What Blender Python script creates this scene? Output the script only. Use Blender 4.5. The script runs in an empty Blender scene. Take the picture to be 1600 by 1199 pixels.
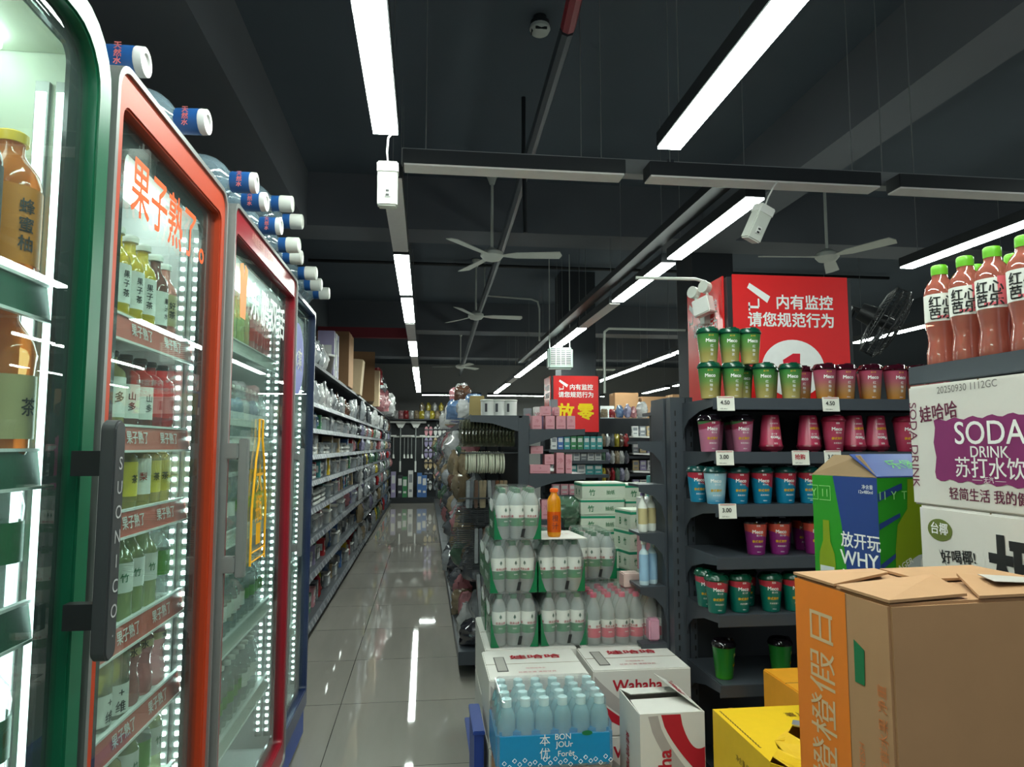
import bpy, bmesh, math, random
from math import sin, cos, pi, radians as R
from mathutils import Vector, Matrix, Euler
random.seed(7)
SC = bpy.context.scene
COL = SC.collection

# ---------------------------------------------------------------- camera, world, exposure
cam = bpy.data.cameras.new('camera'); camo = bpy.data.objects.new('camera', cam); COL.objects.link(camo)
cam.sensor_width = 36; cam.lens = 1100 / 1600 * 36; cam.clip_start = .05; cam.clip_end = 100
camo.location = (0, 0, 1.41)
camo.rotation_euler = (R(90) + math.atan(97.5 / 1100), 0, -math.atan(135 / math.hypot(1100, 97.5)))
SC.camera = camo
W = bpy.data.worlds.new('world'); SC.world = W; W.use_nodes = True
W.node_tree.nodes['Background'].inputs[0].default_value = (.80, .92, 1, 1)
W.node_tree.nodes['Background'].inputs[1].default_value = .30
SC.view_settings.view_transform = 'Standard'; SC.view_settings.look = 'None'
SC.view_settings.exposure = 0.35; SC.view_settings.gamma = 1; SC.view_settings.use_curve_mapping = False
LAMP = 40.0      # emission of the ceiling strips
LED = 30.0       # emission of the fridge leds
try:
    SC.cycles.max_bounces = 8; SC.cycles.transparent_max_bounces = 20; SC.cycles.diffuse_bounces = 3
    SC.cycles.glossy_bounces = 3; SC.cycles.transmission_bounces = 4
    SC.cycles.sample_clamp_indirect = 4.0; SC.cycles.caustics_reflective = False; SC.cycles.caustics_refractive = False
except Exception: pass

# ---------------------------------------------------------------- materials
def lin(c):
    return tuple(((x / 255) / 12.92 if x <= 10.3 else (((x / 255) + .055) / 1.055) ** 2.4) for x in c) + (1,)
def newmat(name):
    m = bpy.data.materials.new(name); m.use_nodes = True
    nt = m.node_tree; nt.nodes.clear(); o = nt.nodes.new('ShaderNodeOutputMaterial')
    return m, nt, o
def nd(nt, t, **kw):
    n = nt.nodes.new('ShaderNode' + t)
    for k, v in kw.items():
        if k.startswith('i_'): n.inputs[k[2:].replace('_', ' ')].default_value = v
        elif k.startswith('n'): n.inputs[int(k[1:])].default_value = v
        else: setattr(n, k, v)
    return n
_MC = {}
def mat(name, c, rough=.5, metal=0., noise=.06, scale=30., bump=0., coat=0.):
    if name in _MC: return _MC[name]
    m, nt, o = newmat(name)
    p = nd(nt, 'BsdfPrincipled'); p.inputs['Roughness'].default_value = rough; p.inputs['Metallic'].default_value = metal
    p.inputs['Coat Weight'].default_value = coat
    nt.links.new(p.outputs[0], o.inputs[0])
    tc = nd(nt, 'TexCoord'); nz = nd(nt, 'TexNoise'); nz.inputs['Scale'].default_value = scale
    nz.inputs['Detail'].default_value = 3
    nt.links.new(tc.outputs['Object'], nz.inputs['Vector'])
    mx = nd(nt, 'MixRGB'); l = lin(c)
    mx.inputs[1].default_value = tuple(x * (1 - noise) for x in l[:3]) + (1,)
    mx.inputs[2].default_value = tuple(min(1, x * (1 + noise)) for x in l[:3]) + (1,)
    nt.links.new(nz.outputs[0], mx.inputs[0]); nt.links.new(mx.outputs[0], p.inputs['Base Color'])
    if bump:
        b = nd(nt, 'Bump'); b.inputs['Strength'].default_value = bump; b.inputs['Distance'].default_value = .01
        nt.links.new(nz.outputs[0], b.inputs['Height']); nt.links.new(b.outputs[0], p.inputs['Normal'])
    _MC[name] = m
    return m
def emit(name, c, s):
    if name in _MC: return _MC[name]
    m, nt, o = newmat(name); e = nd(nt, 'Emission'); e.inputs[0].default_value = lin(c); e.inputs[1].default_value = s
    nt.links.new(e.outputs[0], o.inputs[0]); _MC[name] = m
    return m
def clear(name, c, opacity=.3, tint=(255, 255, 255), rough=.06, refl=.9, base=.05, noise=.15):
    """thin clear plastic, glass or a filled bottle: see-through + body colour + fresnel gloss"""
    if name in _MC: return _MC[name]
    m, nt, o = newmat(name)
    tr = nd(nt, 'BsdfTransparent'); tr.inputs[0].default_value = lin(tint)
    df = nd(nt, 'BsdfDiffuse'); gl = nd(nt, 'BsdfGlossy'); gl.inputs['Roughness'].default_value = rough
    l = lin(c); tl = nd(nt, 'BsdfTranslucent'); 
    tc = nd(nt, 'TexCoord'); nz = nd(nt, 'TexNoise'); nz.inputs['Scale'].default_value = 25
    nt.links.new(tc.outputs['Object'], nz.inputs['Vector'])
    mx = nd(nt, 'MixRGB'); mx.inputs[1].default_value = tuple(x * (1 - noise) for x in l[:3]) + (1,)
    mx.inputs[2].default_value = tuple(min(1, x * (1 + noise)) for x in l[:3]) + (1,)
    nt.links.new(nz.outputs[0], mx.inputs[0])
    nt.links.new(mx.outputs[0], df.inputs[0]); nt.links.new(mx.outputs[0], tl.inputs[0])
    a = nd(nt, 'MixShader'); a.inputs[0].default_value = .45
    nt.links.new(df.outputs[0], a.inputs[1]); nt.links.new(tl.outputs[0], a.inputs[2])
    b = nd(nt, 'MixShader'); b.inputs[0].default_value = opacity
    nt.links.new(tr.outputs[0], b.inputs[1]); nt.links.new(a.outputs[0], b.inputs[2])
    lw = nd(nt, 'LayerWeight'); lw.inputs[0].default_value = .5
    pw = nd(nt, 'Math', operation='POWER'); pw.inputs[1].default_value = 4
    nt.links.new(lw.outputs['Facing'], pw.inputs[0])
    ma = nd(nt, 'Math', operation='MULTIPLY_ADD'); ma.inputs[1].default_value = refl; ma.inputs[2].default_value = base
    nt.links.new(pw.outputs[0], ma.inputs[0])
    f = nd(nt, 'MixShader'); nt.links.new(ma.outputs[0], f.inputs[0])
    nt.links.new(b.outputs[0], f.inputs[1]); nt.links.new(gl.outputs[0], f.inputs[2])
    nt.links.new(f.outputs[0], o.inputs[0]); _MC[name] = m
    return m
def zramp(name, stops, z0, z1, k=0., hard=False, rough=.3, alpha=1.):
    """printed sleeve whose design changes colour up its height (k slants it)"""
    if name in _MC: return _MC[name]
    m, nt, o = newmat(name)
    p = nd(nt, 'BsdfPrincipled'); p.inputs['Roughness'].default_value = rough; p.inputs['Alpha'].default_value = alpha
    tc = nd(nt, 'TexCoord'); sx = nd(nt, 'SeparateXYZ'); nt.links.new(tc.outputs['Object'], sx.inputs[0])
    ad = nd(nt, 'Math', operation='MULTIPLY_ADD'); ad.inputs[1].default_value = k
    nt.links.new(sx.outputs[0], ad.inputs[0]); nt.links.new(sx.outputs[2], ad.inputs[2])
    mr = nd(nt, 'MapRange'); mr.inputs[1].default_value = z0; mr.inputs[2].default_value = z1
    nt.links.new(ad.outputs[0], mr.inputs[0])
    cr = nd(nt, 'ValToRGB'); nt.links.new(mr.outputs[0], cr.inputs[0])
    if hard: cr.color_ramp.interpolation = 'CONSTANT'
    e = cr.color_ramp.elements
    while len(e) < len(stops): e.new(.5)
    for i, (q, c) in enumerate(stops): e[i].position = q; e[i].color = lin(c)
    nt.links.new(cr.outputs[0], p.inputs['Base Color']); nt.links.new(p.outputs[0], o.inputs[0])
    _MC[name] = m
    return m
def floor_mat():
    m, nt, o = newmat('floor_tile'); p = nd(nt, 'BsdfPrincipled'); nt.links.new(p.outputs[0], o.inputs[0])
    tc = nd(nt, 'TexCoord'); mp = nd(nt, 'Mapping'); mp.inputs['Location'].default_value = (.445, -.08, 0)
    nt.links.new(tc.outputs['Object'], mp.inputs[0])
    br = nd(nt, 'TexBrick', offset=0., squash=1.)
    br.inputs['Color1'].default_value = lin((176, 170, 162)); br.inputs['Color2'].default_value = lin((168, 163, 155))
    br.inputs['Mortar'].default_value = lin((84, 80, 76)); br.inputs['Scale'].default_value = 1
    br.inputs['Mortar Size'].default_value = .0022; br.inputs['Mortar Smooth'].default_value = .1
    br.inputs['Brick Width'].default_value = .8; br.inputs['Row Height'].default_value = .8
    nt.links.new(mp.outputs[0], br.inputs['Vector'])
    mp2 = nd(nt, 'Mapping'); mp2.inputs['Scale'].default_value = (3.5, .5, 1); nt.links.new(tc.outputs['Object'], mp2.inputs[0])
    nz = nd(nt, 'TexNoise'); nz.inputs['Scale'].default_value = 1.6; nz.inputs['Detail'].default_value = 6; nt.links.new(mp2.outputs[0], nz.inputs['Vector'])
    mx = nd(nt, 'MixRGB', blend_type='MULTIPLY'); mx.inputs[0].default_value = .35
    nt.links.new(br.outputs[0], mx.inputs[1]); nt.links.new(nz.outputs[0], mx.inputs[2]); nt.links.new(mx.outputs[0], p.inputs['Base Color'])
    rr = nd(nt, 'MapRange'); rr.inputs[3].default_value = .012; rr.inputs[4].default_value = .05; nt.links.new(nz.outputs[0], rr.inputs[0])
    nt.links.new(rr.outputs[0], p.inputs['Roughness']); p.inputs['Specular IOR Level'].default_value = .6
    return m
M_shelf = mat('shelf_steel', (66, 71, 78), .42, .2)
M_dark = mat('dark_steel', (32, 36, 40), .5)
M_black = mat('black_plastic', (22, 23, 25), .45)
M_white = mat('white_plastic', (226, 226, 222), .4)
M_cream = mat('off_white', (205, 208, 200), .45)
M_card = mat('cardboard', (172, 130, 92), .75, 0, .07, 14, .15)
M_cardin = mat('cardboard_inside', (120, 96, 66), .8)
M_carton = mat('white_carton', (214, 210, 204), .6, 0, .03)
M_red = mat('print_red', (178, 24, 44), .5)
M_crim = mat('print_crimson', (150, 22, 50), .5)
M_blackp = mat('print_black', (28, 26, 28), .5)
M_whitep = mat('print_white', (240, 240, 238), .5)
M_greenp = mat('print_green', (16, 112, 66), .4)
M_grey = mat('grey_metal', (150, 153, 152), .35, .5)
M_alu = mat('aluminium', (142, 144, 142), .45, .6)
M_clear = clear('clear_plastic', (225, 235, 238), .20)
M_glass = clear('door_glass', (210, 225, 220), .03, (240, 250, 247), .0, .75, .035)

# ---------------------------------------------------------------- mesh helpers
_TX = {}
def text_geo(s, bold=0.):
    k = (s, bold)
    if k not in _TX:
        cu = bpy.data.curves.new('t', 'FONT'); cu.body = s; cu.size = 1; cu.resolution_u = 4
        ob = bpy.data.objects.new('t', cu); me = bpy.data.meshes.new_from_object(ob)
        v = [(p.co.x, p.co.y) for p in me.vertices]; f = [tuple(q.vertices) for q in me.polygons]
        if bold:                                  # heavier strokes: the glyph laid over itself, nudged each way
            b = bold * .55; n = len(v); v0, f0 = v, f; v = []; f = []
            for k, (dx, dy) in enumerate(((-b, -b), (b, -b), (b, b), (-b, b))):
                v += [(x + dx, y + dy) for x, y in v0]; f += [tuple(i + k * n for i in q) for q in f0]
        x0 = min(p[0] for p in v); x1 = max(p[0] for p in v); y0 = min(p[1] for p in v); y1 = max(p[1] for p in v)
        _TX[k] = ([(p[0] - (x0 + x1) / 2, p[1] - (y0 + y1) / 2) for p in v], f, x1 - x0, y1 - y0)
        bpy.data.objects.remove(ob); bpy.data.curves.remove(cu); bpy.data.meshes.remove(me)
    return _TX[k]
class MB:
    def __init__(s): s.v = []; s.f = []; s.m = []
    def add(s, vs, fs, mi=0):
        b = len(s.v); s.v += [tuple(p) for p in vs]
        for q in fs: s.f.append(tuple(b + i for i in q)); s.m.append(mi)
        return s
    def box(s, x0, x1, y0, y1, z0, z1, mi=0):
        return s.add([(x, y, z) for x in (x0, x1) for y in (y0, y1) for z in (z0, z1)],
                     [(0, 1, 3, 2), (4, 6, 7, 5), (0, 4, 5, 1), (2, 3, 7, 6), (0, 2, 6, 4), (1, 5, 7, 3)], mi)
    def quad(s, a, b, c, d, mi=0): return s.add([a, b, c, d], [(0, 1, 2, 3)], mi)
    def lathe(s, prof, n=16, mi=0, c=(0, 0, 0), caps=True, sq=0.):
        vs = []; fs = []
        for r, z in prof:
            for i in range(n):
                a = 2 * pi * i / n; k = 1.
                if sq: k = 1 / max(abs(cos(a)), abs(sin(a))) ; k = 1 + (min(k, 1.25) - 1) * sq
                vs.append((c[0] + r * k * cos(a), c[1] + r * k * sin(a), c[2] + z))
        for j in range(len(prof) - 1):
            for i in range(n):
                a = j * n + i; b = j * n + (i + 1) % n; fs.append((a, b, b + n, a + n))
        if caps:
            fs.append(tuple(range(n - 1, -1, -1))); fs.append(tuple((len(prof) - 1) * n + i for i in range(n)))
        return s.add(vs, fs, mi)
    def cyl(s, p0, p1, r0, r1=None, n=12, mi=0):
        r1 = r0 if r1 is None else r1; p0 = Vector(p0); p1 = Vector(p1); d = (p1 - p0)
        q = d.to_track_quat('Z', 'Y').to_matrix(); vs = []
        for p, r in ((p0, r0), (p1, r1)):
            for i in range(n):
                a = 2 * pi * i / n; vs.append(p + q @ Vector((r * cos(a), r * sin(a), 0)))
        fs = [(i, (i + 1) % n, n + (i + 1) % n, n + i) for i in range(n)] + [tuple(range(n - 1, -1, -1)), tuple(range(n, 2 * n))]
        return s.add(vs, fs, mi)
    def tube(s, pts, r, n=8, mi=0):
        pts = [Vector(p) for p in pts]; vs = []; fs = []
        for j, p in enumerate(pts):
            d = (pts[min(j + 1, len(pts) - 1)] - pts[max(j - 1, 0)]); q = d.to_track_quat('Z', 'Y').to_matrix()
            for i in range(n):
                a = 2 * pi * i / n; vs.append(p + q @ Vector((r * cos(a), r * sin(a), 0)))
        for j in range(len(pts) - 1):
            for i in range(n):
                a = j * n + i; b = j * n + (i + 1) % n; fs.append((a, b, b + n, a + n))
        fs += [tuple(range(n - 1, -1, -1)), tuple((len(pts) - 1) * n + i for i in range(n))]
        return s.add(vs, fs, mi)
    def prism(s, poly, off, mi=0):
        n = len(poly); off = Vector(off); vs = [Vector(p) for p in poly]; vs += [p + off for p in vs]
        return s.add(vs, [tuple(range(n)), tuple(range(2 * n - 1, n - 1, -1))] + [(i, i + n, (i + 1) % n + n, (i + 1) % n) for i in range(n)], mi)
    def text(s, t, size, o, xd=(1, 0, 0), yd=(0, 0, 1), mi=0, bold=0., wmax=None, cone=None, sx=1.):
        """flat lettering centred on o; cone=(r0,z0,r1,z1): wrapped on a vertical cone, o=(angle,z)"""
        v, f, w, h = text_geo(t, bold); q = len(v) // 4 if bold else len(v) + 1; k = size; kx = size * sx
        if wmax and w * kx > wmax: kx = wmax / w; k = k if sx != 1 else kx
        if cone:
            r0, z0, r1, z1 = cone; a0, zc = o; vs = []
            for i, (x, y) in enumerate(v):
                z = zc + y * k; r = r0 + (r1 - r0) * (z - z0) / (z1 - z0) + .0006 + (i // q) * .0002; a = a0 + x * kx / r
                vs.append((r * cos(a), r * sin(a), z))
            return s.add(vs, f, mi)
        xd = Vector(xd); yd = Vector(yd); o = Vector(o); nn = xd.cross(yd).normalized() * .0002
        return s.add([o + xd * (x * kx) + yd * (y * k) + nn * (i // q) for i, (x, y) in enumerate(v)], f, mi)
    def mesh(s, name, mats, smooth=False, bev=0., xf=None):
        me = bpy.data.meshes.new(name); me.from_pydata(s.v, [], s.f); me.update()
        if not isinstance(mats, (list, tuple)): mats = [mats]
        for m in mats: me.materials.append(m)
        me.polygons.foreach_set('material_index', s.m)
        if xf is not None: me.transform(xf)
        bm = bmesh.new(); bm.from_mesh(me)
        bmesh.ops.recalc_face_normals(bm, faces=bm.faces) if bev or smooth else None
        if bev:
            ed = [e for e in bm.edges if len(e.link_faces) == 2 and e.calc_face_angle(0) > .6]
            bmesh.ops.bevel(bm, geom=ed, offset=bev, segments=2, affect='EDGES', clamp_overlap=True)
        if smooth:
            for q in bm.faces: q.smooth = True
            for e in bm.edges:
                if len(e.link_faces) == 2 and e.calc_face_angle(0) > R(38): e.smooth = False
        bm.to_mesh(me); bm.free()
        return me
def link(o, parent=None):
    COL.objects.link(o)
    if parent: o.parent = parent
    return o
def part(name, me, parent, label=None):
    o = link(bpy.data.objects.new(name, me), parent)
    if label: o['label'] = label
    return o
def tag(o, label, cat, group=None):
    o['label'] = label; o['category'] = cat
    if group: o['group'] = group
    return o
def thing(name, label, cat, loc=(0, 0, 0), rot=(0, 0, 0), group=None):
    o = link(bpy.data.objects.new(name, None)); o.empty_display_size = .05
    o.location = loc; o.rotation_euler = rot
    return tag(o, label, cat, group)
def solo(name, me, label, cat, loc=(0, 0, 0), rot=(0, 0, 0), group=None, scale=None):
    o = link(bpy.data.objects.new(name, me)); o.location = loc; o.rotation_euler = rot
    if scale: o.scale = scale
    return tag(o, label, cat, group)
def struct(name, me, parent=None):
    o = part(name, me, parent)
    if not parent: o['kind'] = 'structure'
    return o
def inst(proto, name, label, cat, loc, rot=(0, 0, 0), group=None, scale=None):
    """one thing with its own copy of every part; proto = [(part name, mesh, index of the parent part or -1[, label])]"""
    if len(proto) == 1: return solo(name, proto[0][1], label, cat, loc, rot, group, scale)
    t = thing(name, label, cat, loc, rot, group); os = []
    if scale: t.scale = scale
    for p in proto:
        os.append(part(p[0], p[1], t if p[2] < 0 else os[p[2]], p[3] if len(p) > 3 else None))
    return t
ORD = ['first', 'second', 'third', 'fourth', 'fifth', 'sixth', 'seventh', 'eighth', 'ninth', 'tenth', 'eleventh', 'twelfth',
       'thirteenth', 'fourteenth', 'fifteenth', 'sixteenth', 'seventeenth', 'eighteenth', 'nineteenth', 'twentieth']
TX = (0, 1, 0)                                    # reading direction on faces that look along +x

# ---------------------------------------------------------------- the room
struct('floor', MB().box(-1.6, 7.5, -3, 20, -.1, 0).mesh('floor', floor_mat()))
M_ceil = mat('ceiling_paint', (82, 92, 102), .85, 0, .12, 1.5)
M_beam = mat('beam_paint', (100, 104, 110), .8, 0, .1, 2)
M_wall = mat('wall_paint', (150, 150, 148), .85)
struct('ceiling', MB().box(-1.6, 7.5, -3, 20, 3.65, 3.75).mesh('ceiling', M_ceil))
struct('wall_left', MB().box(-1.6, -1.5, -3, 20, 0, 3.65).mesh('wall_left', mat('wall_dark', (52, 58, 64), .85)))
struct('wall_far', MB().box(-1.5, 7.5, 19.4, 19.5, 0, 3.65).mesh('wall_far', M_wall))
struct('wall_right', MB().box(7.4, 7.5, -3, 19.4, 0, 3.65).mesh('wall_right', mat('wall_dark', (52, 58, 64), .85)))
n = 0
for x0, x1, y0, y1, z in ((-1.5, 7.4, 5.75, 6.15, 3.2), (-1.5, 7.4, 10.9, 11.3, 3.2), (-1.5, 7.4, 14.2, 14.6, 3.2),
                          (2.38, 2.67, -3, 5.75, 3.2), (-1.5, -.98, -3, 5.75, 3.2)):
    n += 1; struct('ceiling_beam_%d' % n, MB().box(x0, x1, y0, y1, z, 3.66).mesh('beam', M_beam))
for n, (x0, x1, y0, y1) in enumerate(((1.7, 2.15, 8.75, 9.15), (2.45, 2.85, 6.2, 6.6))):
    struct('column_%d' % (n + 1), MB().box(x0, x1, y0, y1, 0, 3.66).mesh('column', mat('column_paint', (48, 52, 57), .8)))
struct('trim_1', MB().box(-1.5, -.2, 9.9, 10.0, 2.92, 3.06).mesh('trim', mat('maroon_board', (112, 30, 42), .7)))

# ---------------------------------------------------------------- ceiling lamps
M_on = emit('lamp_on', (236, 250, 240), LAMP)
M_off = mat('diffuser_off', (250, 244, 242), .5)
def lamp(label, x0, y0, x1, y1, z=2.6, on=True, group=None, wires=True):
    along_y = abs(y1 - y0) > abs(x1 - x0); L = (y1 - y0) if along_y else (x1 - x0); w = .05; h = L / 2
    t = thing('linear_lamp', label, 'ceiling lamp', ((x0 + x1) / 2, (y0 + y1) / 2, z), (0, 0, pi / 2 if along_y else 0), group)
    part('housing', MB().box(-h, h, -w, w, .008, .07).mesh('housing', M_dark, bev=.002), t)
    part('diffuser', MB().box(-h + .006, h - .006, -w + .004, w - .004, 0, .0079).mesh('diffuser', M_on if on else M_off), t)
    if wires:
        for s in (-.8, .8): part('suspension_wire', MB().cyl((s * h, 0, .07), (s * h, 0, 3.65 - z), .0025, n=6).mesh('wire', M_grey), t)
A = -.165
G1 = 'lit ceiling strips over the fridge aisle'; G2 = 'unlit ceiling strips'
lamp('bright ceiling strip over the aisle, the one nearest the green fridge', A, 1.5, A, 2.65, group=G1)
lamp('bright ceiling strip behind the nearest aisle strip', A, .32, A, 1.47, group=G1)
for i, (a, b, on) in enumerate(((3.1, 4.3, 0), (4.39, 5.56, 1), (5.70, 6.82, 1), (6.9, 8.05, 0), (8.12, 9.38, 1), (9.45, 10.75, 0),
                                (10.82, 11.95, 1), (12.0, 13.2, 1), (13.35, 14.5, 1), (14.6, 15.8, 1))):
    lamp('%s ceiling strip over the aisle, %s one beyond the crosswise strips' % ('bright' if on else 'switched-off grey', ORD[i]), A, a, A, b, on=bool(on), group=G1 if on else G2)
lamp('long bright ceiling strip ending at the crosswise strips, right of the aisle', .96, 1.4, .96, 2.65, group='lit ceiling strips right of the aisle')
lamp('bright ceiling strip overhead, in line with the long one right of the aisle', .96, .1, .96, 1.37, group='lit ceiling strips right of the aisle')
for i, (a, b, on) in enumerate(((3.14, 4.27, 1), (4.37, 5.62, 1), (5.7, 6.9, 0), (6.96, 8.12, 1), (8.2, 9.5, 1), (9.6, 10.8, 1), (10.85, 12.1, 1), (12.2, 13.4, 0), (13.5, 14.6, 1), (14.7, 15.9, 1))):
    lamp('%s ceiling strip, %s of the slanting middle row past the crosswise strips' % ('bright' if on else 'switched-off grey', ORD[i]), 1.57, a, 1.57, b, on=bool(on), group='middle row of ceiling strips')
for i, (a, b) in enumerate(((1.75, 2.9), (3.12, 4.3), (7.6, 8.75), (8.85, 10.0), (10.1, 11.3), (11.4, 12.6), (12.7, 13.8))):
    lamp('bright ceiling strip, %s of the row passing behind the red aisle-one sign' % ORD[i], 3.2, a, 3.2, b, group='ceiling strips behind the aisle-one sign')
for i in range(6):
    lamp('bright thin ceiling strip, %s of the row farthest from the fridges' % ORD[i], 4.95, 4 + i * 2, 4.95, 5.6 + i * 2, group='farthest row of ceiling strips')
for i, (a, b) in enumerate(((-.11, .863), (.973, 2.077), (2.168, 3.27))):
    lamp('switched-off crosswise ceiling strip, %s from the fridge side' % ORD[i], a, 2.975, b, 2.975, on=False, group='crosswise ceiling strips')
for i, (a, b) in enumerate(((-.1, 1.3), (1.45, 2.8), (2.9, 4.3))):
    lamp('bright crosswise ceiling strip at the far wall, %s from the fridge side' % ORD[i], a, 16.7, b, 16.7, group='far crosswise strips')
for i, (x, y) in enumerate(((-.165, -1.4),)):
    lamp('bright ceiling strip behind the photographer, %s from the fridges' % ORD[i], x, y, x, y + 1.15, group='ceiling strips behind the photographer')
t = thing('cable_tray', 'grey cable tray running above the crosswise strips', 'cable tray', (1.6, 3.09, 2.66))
part('channel', MB().box(-1.72, 3, -.035, .035, 0, .07).box(-1.72, 3, -.03, .03, .065, .072).mesh('channel', mat('tray_grey', (140, 143, 144), .5), bev=.002), t)
for x in (-.5, 1.4): part('joint_sleeve', MB().box(x, x + .03, -.04, .04, -.004, .076).mesh('sleeve', M_shelf), t)
for x in (-.9, .6, 1.6): part('hanger_wire', MB().cyl((x, 0, .07), (x, 0, .99), .003, n=6).mesh('wire', M_grey), t)
solo('cable_tray', MB().box(-.05, .05, -1.4, 6.2, 0, .05)  .mesh('tray', M_dark), 'long dark cable tray above the middle row of ceiling strips', 'cable tray', (1.46, 4.6, 2.70))

# ceiling services
solo('conduit', MB().tube([(.62, 3.0, 3.3), (.63, 5.3, 3.15), (.64, 6, 3.14), (.67, 9.4, 3.12), (.8, 16.8, 3.1)], .035).mesh('conduit', M_shelf, True), 'long dark conduit pipe hung under the ceiling along the aisle', 'pipe')
solo('sprinkler_pipe', MB().tube([(.58, .6, 3.3), (.595, 2.6, 3.3), (.62, 2.98, 3.3)], .035).mesh('pipe', mat('pipe_red', (140, 34, 46), .4), True), 'red painted end of the ceiling pipe above the near lamps', 'pipe')
solo('conduit', MB().tube([(.6, 4.3, 3.64), (.6, 4.3, 3.3), (.61, 4.3, 2.75)], .014).mesh('drop', M_dark, True), 'thin black drop pipe hanging from the ceiling beside the crosswise strips', 'pipe')
solo('conduit', MB().tube([(-1.4, 8.4, 3.6), (3, 8.4, 3.6), (6, 8.4, 3.6)], .02).mesh('cross', M_black, True), 'black conduit crossing the ceiling between the fans', 'pipe')
t = thing('smoke_detector', 'round cream smoke detector on the ceiling by the red pipe', 'smoke detector', (.57, 3.46, 3.6))
part('base', MB().lathe([(.035, .06), (.035, .02), (.05, .02), (.05, 0)], 20).mesh('base', M_dark, True), t)
part('sensor_head', MB().lathe([(.05, 0), (.055, -.02), (.045, -.04), (.03, -.05), (0.012, -.052)], 20).mesh('head', M_cream, True), t)
part('vent_slot', MB().box(-.03, .03, -.047, -.04, -.042, -.03).box(-.047, -.04, -.02, .02, -.042, -.03).mesh('slot', M_black), t)
def fan(label, x, y, rot, L=.55):
    t = thing('ceiling_fan', label, 'ceiling fan', (x, y, 2.95), (0, 0, rot), 'white ceiling fans')
    part('rod', MB().cyl((0, 0, .05), (0, 0, .66), .012).mesh('rod', M_cream), t)
    part('canopy', MB().lathe([(.02, .6), (.05, .68), (.05, .695)], 14).mesh('canopy', M_cream, True), t)
    part('motor', MB().lathe([(.02, .07), (.05, .05), (.09, .03), (.095, 0), (.07, -.03), (.02, -.045)], 20).mesh('motor', M_cream, True), t)
    for i in range(3):
        m = MB().prism([(.08, -.025, 0), (.2, -.05, .01), (L, -.06, .012), (L + .02, .0, 0), (L, .05, -.012), (.2, .04, -.01), (.08, .02, 0)], (0, 0, .006))
        b = part('blade', m.mesh('blade', M_cream), t); b.rotation_euler = (0, 0, i * 2 * pi / 3)
fan('white three-blade ceiling fan nearest over the aisle', .52, 5.6, R(-8))
fan('white ceiling fan second along the aisle, behind the nearest', .58, 8.3, R(5))
fan('small white ceiling fan farthest along the aisle', .66, 13.7, R(50))
fan('white ceiling fan behind the red aisle-one sign', 3.25, 5.3, R(175))
fan('small distant ceiling fan above the red lettered sign', 3.25, 13.9, R(0))

def emergency(label, loc, rot):
    t = thing('emergency_light', label, 'emergency light', loc, rot, 'emergency lights')
    part('case', MB().box(-.037, .037, -.03, .03, -.16, 0).mesh('case', M_cream, bev=.006), t)
    part('lamp_hood', MB().box(-.039, .039, -.034, .034, -.038, .004).mesh('hood', M_white, bev=.005), t)
    part('socket', MB().box(-.013, .013, -.033, -.029, -.13, -.095).mesh('socket', M_white, bev=.002), t)
    part('indicator', MB().box(-.006, .006, -.035, -.033, -.125, -.118).box(-.006, .006, -.035, -.033, -.11, -.103).mesh('ind', M_black), t)
    part('cable', MB().tube([(0, 0, 0), (-.004, 0, .05), (.0, .0, .1), (.02, .02, .135)], .004).mesh('cable', M_white, True), t)
emergency('cream emergency light box hung at the end of the aisle strip', (-.15, 2.58, 2.455), (R(4), 0, 0))
emergency('cream emergency light box hung tilted under the crosswise strip', (1.49, 2.9, 2.47), (R(14), R(20), R(14)))
t = thing('twin_emergency_lamp', 'twin-headed white emergency lamp on the red sign', 'emergency light', (1.285, 3.12, 2.06), (0, R(-12), R(-62)))
t.scale = (.8, .8, .8)
part('battery_box', MB().box(-.06, .06, -.03, .03, -.05, .05).mesh('box', M_white, bev=.006), t)
for s in (-.04, .045):
    h = MB().cyl((s, 0, .05), (s, -.01, .085), .008).cyl((s, .01, .10), (s, -.03, .105), .035, .036, 18).mesh('head', M_cream, True)
    part('lamp_head', h, t)
t = thing('conduit', 'thin cream conduit bent down to the twin emergency lamp', 'pipe', (0, 0, 0))
part('pipe', MB().tube([(1.0, 3.25, 2.22), (1.29, 3.22, 2.215), (1.335, 3.21, 2.2), (1.345, 3.2, 2.16), (1.345, 3.2, 2.08)], .008).mesh('pipe', M_cream, True), t)
part('junction_box', MB().box(1.31, 1.345, 3.17, 3.23, 1.99, 2.085).mesh('jb', M_cream, bev=.003), t)
for i, (pts, lb) in enumerate((([(.7, 8.5, 3.65), (.7, 8.5, 3.25), (1.28, 8.5, 3.22), (1.36, 8.5, 3.19), (1.38, 8.5, 3.1), (1.38, 8.5, 2.7)], 'thin white conduit elbow hanging behind the second ceiling fan'),
                               ([(2.46, 6.4, 2.51), (1.95, 6.4, 2.51), (1.70, 6.4, 2.51), (1.66, 6.4, 2.48), (1.655, 6.4, 2.37), (1.655, 6.4, 1.9)], 'white conduit elbow hanging left of the red aisle-one sign'))):
    solo('conduit', MB().tube(pts, .012).mesh('elbow', M_cream, True), lb, 'pipe')

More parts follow.
